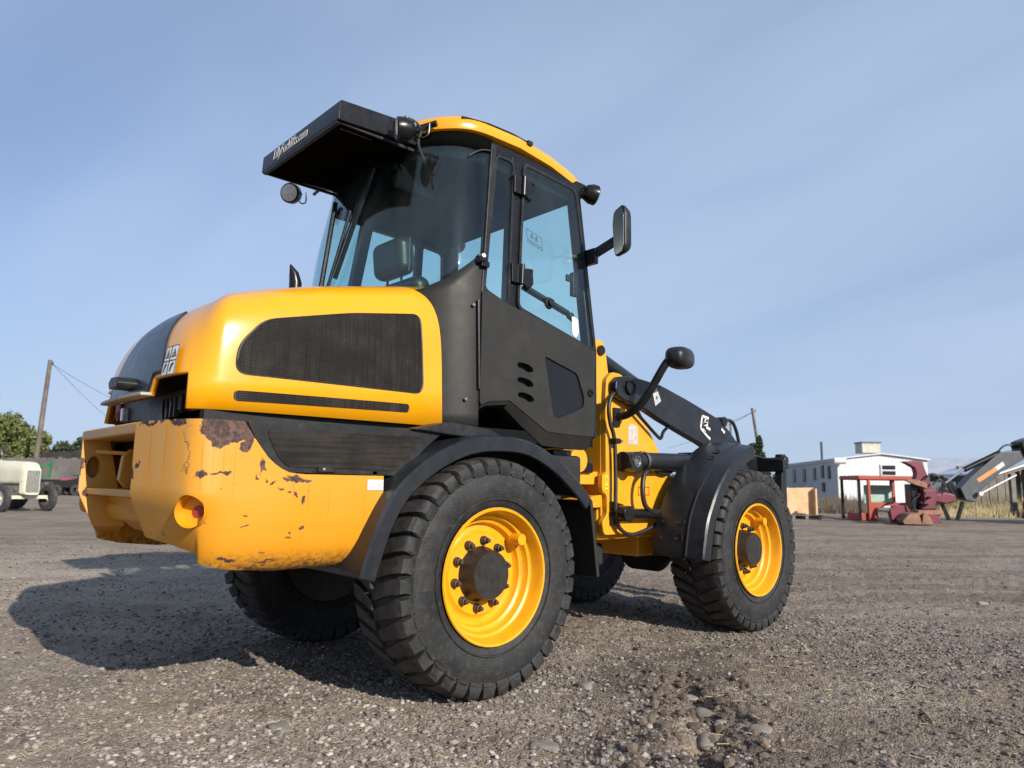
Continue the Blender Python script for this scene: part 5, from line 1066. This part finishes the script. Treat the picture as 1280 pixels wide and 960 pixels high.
# crimson felling head
d = 19.5; HDx = FP(1150, 655, d)[0]; FHd = bthing('felling_head', 'crimson felling head with curved grab arms resting on rusty base plates', 'felling head', (HDx, d))
def PXP(pts, dd): return [(FP(x, y, dd)[0], FP(x, y, dd)[2]) for x, y in pts]
mb = MB(); mb.prism(PXP([(1126, 577), (1140, 576), (1151, 577), (1153, 584), (1158, 596), (1163, 611), (1160, 618), (1150, 615), (1141, 603), (1143, 592), (1141, 585), (1134, 581)], d), 'y', d-.10, d+.10); bobj('grab_arm', mb, m_mag, FHd, 30, bevel=.025)
mb = MB(); mb.prism(PXP([(1125, 600), (1140, 599), (1153, 604), (1154, 611), (1138, 606)], d), 'y', d-.22, d-.12); bobj('grab_arm', mb, m_rust, FHd, 30, bevel=.02)
mb = MB(); mb.prism(PXP([(1148, 612), (1164, 611), (1167, 622), (1163, 636), (1146, 637), (1150, 625)], d), 'y', d-.22, d+.22); bobj('head_body', mb, m_mag, FHd, 30, bevel=.03)
mb = MB(); mb.prism(PXP([(1137, 605), (1147, 605), (1147, 640), (1139, 640)], d), 'y', d-.05, d+.28); bobj('spine', mb, m_blackm, FHd, 30, bevel=.02)
mb = MB(); mb.prism(PXP([(1138, 637), (1168, 637), (1170, 643), (1136, 643)], d), 'y', d-.4, d+.4); bobj('saw_housing', mb, m_rust, FHd, 30, bevel=.02)
for k, (pa, mm_) in enumerate((([(1126, 651), (1134, 643), (1146, 641), (1150, 655), (1128, 655)], m_rust), ([(1150, 655), (1152, 641), (1160, 645), (1166, 655)], m_rust), ([(1158, 643), (1168, 643), (1176, 653), (1164, 655)], m_mag))):
    pl = PXP(pa, d-.35); mb = MB(); mb.loft([[(x, d-.45, max(.015, z)) for x, z in pl], [(x, d-.1, max(.02, z+.03)) for x, z in pl]]); bobj('base_blade', mb, mm_, FHd, 30, bevel=.01)
mb = MB(); mb.prism(PXP([(1111, 636), (1118, 631), (1133, 632), (1138, 640), (1134, 654), (1124, 656), (1114, 650)], d), 'y', d-.05, d+.0); bobj('side_shield', mb, m_mag, FHd, 30, bevel=.012)
mb = MB(); mb.prism(PXP([(1116, 640), (1134, 638), (1136, 654), (1120, 655)], d), 'y', d+.25, d+.30); bobj('side_shield', mb, m_rust, FHd, 30, bevel=.012)
for hp_ in (((1160, 606), (1168, 600), (1174, 606), (1172, 618)), ((1150, 600), (1160, 592), (1169, 598), (1178, 610)), ((1143, 620), (1136, 626), (1138, 636), (1146, 640))):
    A_ = [FP(x, y, d) for x, y in hp_]; mb = MB(); mb.tube(smooth_path([(p_[0], d-.2, p_[2]) for p_ in A_], 4), .022, 8); bobj('hose', mb, m_rubber, FHd, 40)
for bp_ in ((1147, 618), (1154, 617), (1160, 622), (1150, 628), (1157, 631)): p_ = FP(*bp_, d-.22); mb = MB(); mb.cyl((p_[0], d-.30, p_[2]), (p_[0], d-.20, p_[2]), .035, 10); bobj('bolt', mb, m_blackm, FHd, 40)
mb = MB(); mb.prism(PXP([(1163, 618), (1178, 615), (1190, 618), (1193, 627), (1178, 630), (1166, 627)], d+.2), 'y', d+.05, d+.35); bobj('coupler', mb, m_mag, FHd, 30, bevel=.04)

# grey boom reaching down to the head
d = 19.9; BR = bthing('excavator_boom', 'dark grey excavator boom with orange and white stripe reaching to the crimson head', 'excavator', (FP(1340, 650, d)[0], d))
mb = MB(); mb.prism(PXP([(1196, 610), (1211, 594), (1246, 565), (1268, 564), (1288, 545), (1310, 530), (1322, 545), (1300, 572), (1276, 574), (1247, 590), (1219, 616), (1216, 628), (1203, 625)], d), 'y', d-.16, d+.16); bobj('boom', mb, m_grey, BR, 30, bevel=.02)
mb = MB(); mb.prism(PXP([(1220.5, 599), (1243, 584), (1246.5, 588), (1224, 603)], d-.16), 'y', d-.168, d-.155); bobj('orange_stripe', mb, mat('orange_print', (.62, .22, .06), .5), BR, 0)
mb = MB(); mb.prism(PXP([(1243.3, 584), (1253, 577), (1256, 581.5), (1247, 588)], d-.16), 'y', d-.168, d-.155); bobj('white_stripe', mb, m_white, BR, 0)
A1, A2 = FP(1204, 587, d), FP(1248, 566, d); mb = MB(); mb.cyl((A1[0], d-.05, A1[2]), (A2[0], d-.05, A2[2]), .075, 14); bobj('bucket_ram', mb, m_blackm, BR, 40)
A1, A2 = FP(1180, 604, d), FP(1206, 585, d); mb = MB(); mb.cyl((A1[0], d-.05, A1[2]), (A2[0], d-.05, A2[2]), .035, 10); bobj('ram_rod', mb, m_chrome, BR, 40)
A1, A2 = FP(1218, 617, d), FP(1262, 594, d); mb = MB(); mb.cyl((A1[0], d-.25, A1[2]), (A2[0], d-.25, A2[2]), .028, 10); mb.lathe([(-.04, 0), (-.04, .06), (.04, .06), (.04, 0)], 12, 'y', c=(A1[0], d-.25, A1[2])); bobj('side_rod', mb, mat('pale_rod', (.55, .55, .54), .35, metal=.5), BR, 40)
for pq in (((1181, 598), (1194, 624)), ((1182, 598), (1172, 622)), ((1187, 602), (1200, 622)), ((1176, 628), (1186, 650)), ((1203, 627), (1196, 650)), ((1176, 610), (1190, 620))):
    A1, A2 = FP(*pq[0], d), FP(*pq[1], d); mb = MB(); mb.bar((A1[0], d-.02, A1[2]), (A2[0], d-.02, A2[2]), .08, .07, (0, 1, 0)); bobj('linkage_bar', mb, m_blackm, BR, 0)
mb = MB(); mb.prism(rounded(PXP([(1268, 553), (1286, 546), (1300, 560), (1290, 574), (1276, 572)], d), .1), 'y', d-.24, d+.24); bobj('boom_joint', mb, m_blackm, BR, 30, bevel=.03)
hs_ = [FP(x, y, d) for x, y in ((1246, 566), (1254, 558), (1262, 556), (1272, 560))]; mb = MB(); mb.tube(smooth_path([(p_[0], d, p_[2]) for p_ in hs_], 4), .025, 8); bobj('boom_hose', mb, m_rubber, BR, 40)
bx0 = FP(1340, 650, d)[0]; mb = MB(); mb.prism(PXP([(1305, 535), (1330, 530), (1400, 600), (1385, 618)], d), 'y', d-.18, d+.18); bobj('main_boom', mb, m_grey, BR, 30)
mb = MB(); mb.box((bx0+2.2, d, 1.25), (2.6, 2.2, 1.0)); mb.box((bx0+1.5, d-.6, 2.0), (1.2, .9, 1.2)); bobj('carrier_house', mb, m_grey, BR, 30, bevel=.06)
for yy in (-.95, .95): mb = MB(); mb.prism(rounded([(bx0+.6, 0.02), (bx0+3.8, .02), (bx0+3.9, .6), (bx0+.5, .6)], .3, 6), 'y', d+yy-.25, d+yy+.25); bobj('track', mb, m_tyb, BR, 30)

# ---- left side of the yard
def wheel_mb(c, r, w_, ri): 
    q = MB(); q.lathe([(-w_/2, ri), (-w_/2, r*.86), (-w_*.35, r), (w_*.35, r), (w_/2, r*.86), (w_/2, ri)], 28, 'y', c=c, closed=True); return q
TC = empty('farm_tractor', FM @ Vector((FP(30, 639, 19.6)[0], 19.6, 0)), FROT+R(-26)); tag(TC, 'cream vintage farm tractor with upright front grille parked by the fence', 'tractor')
hd_ = MB(); hp = rounded([(-.23, .72), (-.23, 1.16), (-.14, 1.33), (.14, 1.33), (.23, 1.16), (.23, .72)], .10, 5)
hd_.loft([[(x, y*k, .72+(z-.72)*h) for y, z in hp] for x, k, h in ((-1.35, 1.0, 1.06), (-.6, 1.0, 1.03), (0, 1, 1.0), (.14, .97, .98), (.22, .86, .93))]); obj('bonnet', hd_, m_cream, TC, 40)
hd_ = MB(); hd_.loft([[(x, y*k, z) for y, z in rounded([(-.21, .45), (-.21, 1.12), (-.12, 1.22), (.12, 1.22), (.21, 1.12), (.21, .45)], .07, 4)] for x, k in ((.05, 1.05), (.24, .98), (.262, .88))]); GRN = obj('nose', hd_, m_cream, TC, 40)
for k in range(9): obj('grille_bar', MB().box((.268, -.15+.0375*k, .80), (.02, .014, .56)), mat('grille_silver', (.42, .42, .38), .45), GRN, 0)
obj('grille_backing', MB().box((.262, 0, .80), (.008, .34, .58)), m_darkw, GRN, 0)
q = MB(); q.box((-.45, 0, .55), (.75, .30, .42)); q.cyl((-.3, -.16, .62), (-.3, .16, .62), .12, 12); obj('engine', q, mat('engine_grey', (.16, .15, .13), .6, var=.4, scale=12), TC, 30, bevel=.02)
q = MB(); q.bar((.0, -.56, .38), (.0, .56, .38), .07, .09); q.bar((0, -.02, .40), (-1.3, -.02, .5), .12, .12); obj('front_axle', q, m_cream, TC, 0)
q = MB(); q.box((-1.6, 0, .75), (.7, .5, .5)); q.cyl((-1.75, -.75, .63), (-1.75, .75, .63), .10, 12); q.box((-1.55, 0, 1.10), (.4, .42, .08)); q.cyl((-1.15, 0, 1.2), (-1.30, 0, 1.38), .02, 8); obj('rear_body', q, m_cream, TC, 30, bevel=.03)
for s in (-1, 1):
    w_ = obj('front_wheel', wheel_mb((0, 0, 0), .345, .15, .21), m_tyb, TC, 35); w_.location = (0, s*.60, .345); q = MB(); q.lathe([(s*.03, .06), (s*.05, .16), (s*.075, .215), (-s*.075, .215)], 24, 'y'); q.lathe([(s*.09, 0), (s*.09, .05), (0, .06)], 14, 'y'); obj('wheel_disc', q, mat('pale_disc', (.45, .44, .40), .5, dust=.3), w_, 35)
    w_ = obj('rear_wheel', wheel_mb((0, 0, 0), .63, .30, .36), m_tyb, TC, 35); w_.location = (-1.75, s*.70, .63); q = MB(); q.lathe([(s*.03, .0), (s*.06, .3), (s*.12, .365), (-s*.12, .365)], 24, 'y'); obj('wheel_disc', q, m_cream, w_, 35)
# timber fence
fx0, fx1 = FP(-70, 600, 44)[0], FP(330, 600, 40)[0]; fy0, fy1 = 44, 40
FN = bthing('board_fence', 'weathered grey board fence along the far side of the yard', 'fence', ((fx0+fx1)/2, 42))
mb = MB(); nbd = 118
for k in range(nbd):
    t = (k+.5)/nbd; x = fx0+(fx1-fx0)*t; y = fy0+(fy1-fy0)*t; h = 2.02+random.uniform(-.05, .05); mb.box((x, y+random.uniform(-.025, .025), h/2), ((fx1-fx0)/nbd-.03, .025, h))
o = bobj('fence_boards', mb, mat('grey_boards', (.13, .122, .112), .9, var=.3, scale=.9), FN, 0); o['kind'] = 'stuff'
for z in (.4, 1.7): mb = MB(); mb.bar((fx0, fy0+.05, z), (fx1, fy1+.05, z), .05, .10); bobj('rail', mb, m_wood, FN, 0)
for k in range(9): t = k/8; mb = MB(); mb.box((fx0+(fx1-fx0)*t, fy0+(fy1-fy0)*t+.12, 1.05), (.12, .12, 2.1)); bobj('post', mb, m_wood, FN, 0)
# dark stack behind the fence
d = 47; x0, x1 = FP(40, 600, d)[0], FP(125, 600, d)[0]; DS = bthing('dark_roofed_stack', 'dark brown low roof rising just above the board fence', 'shed', ((x0+x1)/2, d))
mb = MB(); pl = [(x0+(x1-x0)*t, 2.35+.28*math.sin(3*t)+random.uniform(-.06, .06)) for t in np.linspace(0, 1, 16)]; mb.prism([(x0, 0)]+pl+[(x1, 0)], 'y', d, d+3); bobj('stack', mb, mat('dark_brown', (.03, .026, .022), .95, var=.4, scale=2), DS, 0)
# green rack and dark flat trailer, two small quad bikes
d = 38; GR = bthing('green_rack', 'green steel rack end standing on the flat trailer', 'rack', (FP(56, 600, d)[0], d))
for pq in (((49, 581), (61, 582)), ((49, 594), (61, 596)), ((49, 581), (49, 594)), ((61, 582), (65, 577)), ((61, 596), (65, 577))): A1, A2 = FP(*pq[0], d), FP(*pq[1], d); mb = MB(); mb.bar((A1[0], d, A1[2]), (A2[0], d, A2[2]), .07, .09, (0, 1, 0)); bobj('rail', mb, m_green, GR, 0)
FT = bthing('flat_trailer', 'dark flatbed trailer parked in front of the board fence', 'trailer', (FP(60, 610, d)[0], d))
xa, xb = FP(40, 600, d)[0], FP(84, 600, d)[0]; mb = MB(); mb.box(((xa+xb)/2, d+.6, .72), (xb-xa, 1.6, .14)); bobj('deck', mb, m_dark, FT, 0); 
mb = MB(); mb.bar((xb, d+.6, .66), (xb+1.0, d+.6, .45), .1, .1); bobj('drawbar', mb, m_dark, FT, 0)
for x in (xa+.5, xa+1.2): mb = wheel_mb((x, d-.15, .33), .33, .2, .18); bobj('wheel', mb, m_tyb, FT, 35)
def quad(px, d, seatmat, lab):
    x = FP(px, 612, d)[0]; Q = bthing('quad_bike', lab, 'quad bike', (x, d))
    for dx in (-.5, .5):
        for dy in (-.35, .35): bobj('wheel', wheel_mb((x+dx, d+dy, .27), .27, .2, .13), m_tyb, Q, 35)
    mb = MB(); mb.prism(rounded([(x-.75, .50), (x-.70, .66), (x-.25, .72), (x+.1, .82), (x+.45, .80), (x+.75, .62), (x+.70, .48), (x+.3, .40), (x-.3, .40)], .06, 3), 'y', d-.28, d+.28); bobj('bodywork', mb, m_dark, Q, 30, bevel=.04)
    mb = MB(); mb.box((x-.2, d, .80), (.62, .26, .13)); bobj('seat', mb, seatmat, Q, 30, bevel=.04)
    mb = MB(); mb.cyl((x+.30, d-.36, 1.02), (x+.30, d+.36, 1.02), .02, 8); mb.cyl((x+.38, d, .75), (x+.30, d, 1.02), .025, 8); bobj('handlebar', mb, m_blackm, Q, 30)
quad(88, 37, mat('pink_seat', (.35, .05, .12), .5), 'small dark quad bike with pinkish seat by the board fence'); quad(104, 37.5, m_dark, 'small all-dark quad bike beside the pink-seated one')

# utility poles
def pole(top, base, d, lab, arms=True, wires=()):
    T, B_ = FP(*top, d), FP(*base, d); k = T[2]/(T[2]-B_[2]) if T[2] != B_[2] else 1; gx = T[0]+(B_[0]-T[0])*k
    P_ = bthing('utility_pole', lab, 'utility pole', (gx, d)); mb = MB(); mb.tube([(gx, d, -.1), ((gx+T[0])/2, d, T[2]/2), (T[0], d, T[2])], [.17, .15, .12], 12); bobj('pole_shaft', mb, m_pole, P_, 40)
    if arms: mb = MB(); mb.cyl((T[0]+.25, d-.1, T[2]-.35), (T[0]+.25, d-.1, T[2]-.15), .05, 8); bobj('insulator', mb, m_grey, P_, 40)
    for (e, sag) in wires:
        E_ = FP(*e[:2], e[2]); pts = [tuple(np.array((T[0]+.2, d, T[2]-.3))*(1-t)+np.array(E_)*t-np.array((0, 0, sag*4*t*(1-t)))) for t in np.linspace(0, 1, 13)]; mb = MB(); mb.tube(pts, .012 if d < 50 else .02, 5); bobj('wire', mb, m_blackm, P_, 40)
pole((63, 450), (45, 575), 46, 'leaning bare timber utility pole with two wires behind the board fence', True, (((190, 520, 62), .25), ((165, 545, 70), .3)))
pole((940, 510), (953, 590), 64, 'dark leaning timber utility pole beside the ragged conifer', True, (((860, 540, 95), .4), ((835, 560, 100), .4)))
pole((913, 528), (915, 590), 85, 'thin pale utility pole far behind the loader arm', False)

# ---- trees and weeds
def leaf_mat(name, c1, c2):
    m, t, b = base_mat(name); v = objco(t); n = noise(t, v, 1.3, 3); n2 = noise(t, v, 9, 3)
    c = mix(t, ramp(t, mth(t, 'ADD', mth(t, 'MULTIPLY', n, .6), mth(t, 'MULTIPLY', n2, .4)), .35, .65), c1, c2); t.links.new(c, b.inputs['Base Color']); b.inputs['Roughness'].default_value = .6
    b.inputs['Specular IOR Level'].default_value = .3
    return m
m_leaf = leaf_mat('leaf_green', (.050, .075, .018), (.150, .165, .050)); m_leafd = leaf_mat('leaf_dark', (.022, .036, .016), (.060, .072, .032)); m_dry = leaf_mat('dry_grass_blades', (.22, .17, .08), (.40, .33, .18)); m_weed = leaf_mat('weed_green', (.06, .08, .025), (.15, .15, .06))
m_bark = mat('bark', (.085, .065, .05), .9, var=.3, scale=4)
def tree(lab, x, d, h, rx, nleaf, size, lm, seed, conic=False, group=None, twigs=0):
    g = np.random.default_rng(seed); T_ = bthing('tree' if not conic else 'conifer', lab, 'tree', (x, d), group)
    mb = MB(); mb.tube([(x, d, -.05), (x+.05*h*.3, d, h*.35), (x-.03*h*.3, d, h*.75)], [.035*h, .026*h, .01*h], 8)
    lobes = []
    for k in range(9 if not conic else 7):
        if conic: z = h*(.22+.75*k/7); r_ = rx*(1.05-.13*k); ang = g.uniform(0, 6.28); c_ = np.array((x+.25*rx*math.cos(ang), d+.25*rx*math.sin(ang), z)); lobes.append((c_, np.array((r_*.75, r_*.75, h*.13))))
        else: ang = g.uniform(0, 6.28); rr = g.uniform(.15, .75)*rx; c_ = np.array((x+rr*math.cos(ang), d+rr*math.sin(ang)*.8, h*g.uniform(.38, .82))); lobes.append((c_, np.array((rx*g.uniform(.28, .5),)*2+(h*g.uniform(.12, .2),))))
        mb.tube([(x, d, h*.28), tuple((np.array((x, d, h*.3))+c_)/2+np.array((0, 0, .04*h))), tuple(c_)], [.014*h, .009*h, .003*h], 6)
    for k in range(twigs):
        a = g.uniform(0, 6.28); p0 = np.array((x+rx*.4*math.cos(a), d, h*.75)); p1 = p0+np.array((g.uniform(-.8, .8), 0, g.uniform(.6, 1.9))); mb.tube([tuple(p0), tuple((p0+p1)/2+np.array((.1, 0, 0))), tuple(p1)], [.03, .018, .006], 5)
    bobj('trunk', mb, m_bark, T_, 40)
    n_ = nleaf; li = g.integers(0, len(lobes), n_); C0 = np.array([lobes[i][0] for i in li]); RR = np.array([lobes[i][1] for i in li])
    dr = g.normal(size=(n_, 3)); dr /= np.linalg.norm(dr, axis=1)[:, None]; pos = C0+dr*RR*(g.uniform(.25, 1.12, n_)**.6)[:, None]
    a_ = g.normal(size=(n_, 3)); a_ /= np.linalg.norm(a_, axis=1)[:, None]; b_ = np.cross(a_, g.normal(size=(n_, 3))); b_ /= np.linalg.norm(b_, axis=1)[:, None]; s_ = size*g.uniform(.5, 1.3, n_)[:, None]
    V = np.stack([pos-a_*s_, pos+b_*s_*.55, pos+a_*s_, pos-b_*s_*.55], 1).reshape(-1, 3); V[:, 0] -= x; V[:, 1] -= d
    me = np_mesh('crown', V, np.arange(n_*4).reshape(-1, 4), lm, False); o = bobj_raw('crown', me, T_); return T_
def bobj_raw(name, me, root):
    o = bpy.data.objects.new(name, me); C.objects.link(o); o.parent = root; return o
for i, (px, top, d, rx, lab, lm) in enumerate(((-28, 488, 54, 3.2, 'tall ragged green tree with bare twigs at the fence end', m_leaf), (12, 508, 52, 2.5, 'bushy olive green tree between the tall tree and the leaning pole', m_leaf), (38, 530, 56, 2.0, 'rounded green tree close behind the leaning utility pole', m_leaf), (72, 549, 66, 2.0, 'small green tree just right of the leaning pole above the dark roof', m_leafd), (98, 544, 62, 1.7, 'small dark tree showing beside the loader counterweight', m_leafd), (128, 552, 70, 2.5, 'dark tree mostly hidden behind the loader tail', m_leafd))):
    P_ = FP(px, top, d); tree(lab, P_[0], d, P_[2], rx, 4200, .15, lm, 40+i, twigs=7 if i < 2 else 0)
P_ = FP(944, 545, 46); tree('ragged dark conifer growing behind the loader front wheel', P_[0], 46, P_[2], .95, 4200, .12, m_leafd, 60, True)
P_ = FP(921, 558, 50); tree('low dark conifer half hidden behind the loader arm', P_[0], 50, P_[2], 1.0, 3000, .12, m_leafd, 61, True)
P_ = FP(1236, 600, 30); tree('thin green bush growing in the dry grass below the boom', P_[0], 30, P_[2], .8, 1900, .07, m_weed, 62)
def grass(nm, lab, n_, px0, px1, d0, d1, h0, h1, lm, seed):
    g = np.random.default_rng(seed); dd = g.uniform(d0, d1, n_); px = g.uniform(px0, px1, n_); x = (px-640)/FPX*dd*1.01; hh = g.uniform(h0, h1, n_)*(0.5+g.uniform(0, 1, n_))
    hh *= np.clip(.55+1.6*vnoise(x*.7, dd*.7, seed)+.3, .2, 1.4); w2 = .012+.012*g.uniform(0, 1, n_); lean = g.normal(0, .22, (n_, 2))*hh[:, None]
    V = np.stack([np.stack([x-w2, dd, 0*x], -1), np.stack([x+w2, dd, 0*x], -1), np.stack([x+lean[:, 0], dd+lean[:, 1], hh], -1)], 1).reshape(-1, 3)
    me = np_mesh(nm, V, np.arange(n_*3).reshape(-1, 3), lm, False); o = bpy.data.objects.new(nm, me); C.objects.link(o); o.matrix_world = FM; tag(o, lab, nm.replace('_', ' '), kind='stuff')
grass('dry_grass', 'straw coloured dry grass along the far edge of the yard', 15000, 1165, 1300, 25.5, 34, .22, .5, m_dry, 5)
grass('weeds', 'mixed green weeds among the dry grass', 6000, 1150, 1300, 28, 36, .35, .8, m_weed, 6)
grass('fence_weeds', 'low dry weeds along the foot of the board fence', 5000, -20, 330, 40.5, 43, .12, .3, m_dry, 7)
grass('building_weeds', 'dead brown brush heaped in front of the white building', 4500, 1020, 1080, 27, 34, .2, .5, mat('dead_brush', (.10, .075, .055), .9, var=.3), 8)
# low far hedge that closes the horizon
g = np.random.default_rng(9); n_ = 26000; ang = g.uniform(-1.2, 1.2, n_); dd = g.uniform(240, 275, n_); x = np.sin(ang)*dd; y = np.cos(ang)*dd; top = 3.0+3.0*(vnoise(x*.06, y*.06, 3)+.5)+2.0*(vnoise(x*.2, y*.2, 4)); z = g.uniform(0, 1, n_)**.8*top; s_ = g.uniform(.5, 1.1, n_)[:, None]
a_ = g.normal(size=(n_, 3)); a_ /= np.linalg.norm(a_, axis=1)[:, None]; b_ = np.cross(a_, g.normal(size=(n_, 3))); b_ /= np.linalg.norm(b_, axis=1)[:, None]; pos = np.stack([x, y, z], -1)
V = np.stack([pos-a_*s_, pos+b_*s_*.7, pos+a_*s_, pos-b_*s_*.7], 1).reshape(-1, 3); o = bpy.data.objects.new('far_treeline', np_mesh('far_treeline', V, np.arange(n_*4).reshape(-1, 4), m_leafd, False)); C.objects.link(o); o.matrix_world = FM; tag(o, 'low dark line of far trees on the horizon', 'treeline', kind='stuff')

# ---- single stones and straws lying on the gravel in front
def ground_at(px, py):
    d_ = fw+rt*(px-640)/FPX-up*(py-480)/FPX; t_ = -CAM[2]/d_[2]; return CAM[0]+d_[0]*t_, CAM[1]+d_[1]*t_
m_rock = mat('pale_stone', (.20, .175, .150), .85, var=.2, scale=30, bmp=.5, bscale=60)
for (px, py, r_, fl, lab) in ((731, 857, .040, .45, 'rounded grey stone lying beside the loader rear tyre'), (881, 880, .052, .55, 'largest pale stone in the churned rut'), (885, 915, .056, .5, 'pale oval stone at the near end of the churned rut'), (950, 914, .052, .25, 'flat half buried stone beside the rut'), (349, 912, .045, .3, 'pale greenish flat stone on the open gravel'), (1228, 757, .04, .5, 'small whitish stone alone on the far gravel'), (682, 928, .05, .2, 'flat brown slab of stone near the churned rut'), (862, 863, .03, .6, 'small brown stone touching the largest pale stone'), (900, 897, .028, .6, 'small dark stone in the churned rut')):
    x, y = ground_at(px, py); bm = bmesh.new(); bmesh.ops.create_icosphere(bm, subdivisions=3, radius=1)
    g = random.Random(px); ph = [g.uniform(0, 6) for _ in range(6)]
    for v_ in bm.verts:
        c_ = v_.co; k = 1+.12*math.sin(2.3*c_.x+ph[0])*math.cos(2.9*c_.y+ph[1])+.08*math.sin(4.1*c_.z+3*c_.x+ph[2]); v_.co = Vector((c_.x*1.25*r_*k, c_.y*.85*r_*k, c_.z*fl*r_*k))
    me = bpy.data.meshes.new('stone'); bm.to_mesh(me); bm.free(); me.materials.append(m_rock); me.polygons.foreach_set('use_smooth', [True]*len(me.polygons))
    o = bpy.data.objects.new('stone', me); C.objects.link(o); o.location = (x, y, float(terrain(x, y))+fl*r_*.15); o.rotation_euler = (0, 0, g.uniform(0, 3)); tag(o, lab, 'stone')
cv = []; cfc = []; ccol = []; nv_ = 0
bmi = bmesh.new(); bmesh.ops.create_icosphere(bmi, subdivisions=1, radius=1); IV = np.array([v_.co[:] for v_ in bmi.verts]); IF = np.array([[q.index for q in f_.verts] for f_ in bmi.faces]); bmi.free()
gcl = np.random.default_rng(77)
for k in range(420):
    al, ac = gcl.uniform(-.95, .95), gcl.normal(0, .17); x = .30+al*.80-ac*.60; y = -1.75+al*.60+ac*.80; r_ = .006+.022*gcl.uniform()**3
    V = IV*(1+gcl.uniform(-.28, .28, IV.shape))*np.array((r_*1.2, r_, r_*.75)); V = V+np.array((x, y, float(terrain(x, y))+r_*.3)); cv.append(V); cfc.append(IF+nv_); nv_ += len(V); tone = gcl.uniform(.045, .16); ccol.append(np.tile((tone, tone*.76, tone*.60, 1), (len(V), 1)))
o = bpy.data.objects.new('dirt_clods', np_mesh('dirt_clods', np.vstack(cv), np.vstack(cfc), m_stone, False, np.vstack(ccol))); C.objects.link(o); tag(o, 'dark crumbled clods of earth along the churned rut', 'earth', kind='stuff')
m_straw = mat('straw', (.40, .30, .17), .8, var=.2)
sv = MB()
for k in range(110):
    px, py = random.gauss(1010, 95), random.gauss(872, 34)
    if py < 800 or py > 955: continue
    x, y = ground_at(px, py); a = random.uniform(0, 3.14); L = random.uniform(.015, .06); z = float(terrain(x, y))+.012; sv.tube([(x, y, z), (x+math.cos(a)*L, y+math.sin(a)*L, z+random.uniform(-.004, .008))], .0016, 4)
for k in range(110):
    px, py = random.uniform(20, 1270), random.uniform(740, 955)
    x, y = ground_at(px, py); a = random.uniform(0, 3.14); L = random.uniform(.01, .05); z = float(terrain(x, y))+.012; sv.tube([(x, y, z), (x+math.cos(a)*L, y+math.sin(a)*L, z+random.uniform(-.004, .008))], .0015, 4)
o = obj('straw_litter', sv, m_straw, None, 0); tag(o, 'scattered bits of straw and bark on the gravel', 'straw', kind='stuff')
x, y = ground_at(1158, 899); sv = MB(); z = float(terrain(x, y))+.012; sv.tube([(x-.07, y-.05, z), (x, y, z+.006), (x+.08, y+.045, z)], .005, 6); o = obj('stick', sv, m_straw); tag(o, 'longest pale stick lying alone on the gravel', 'stick')
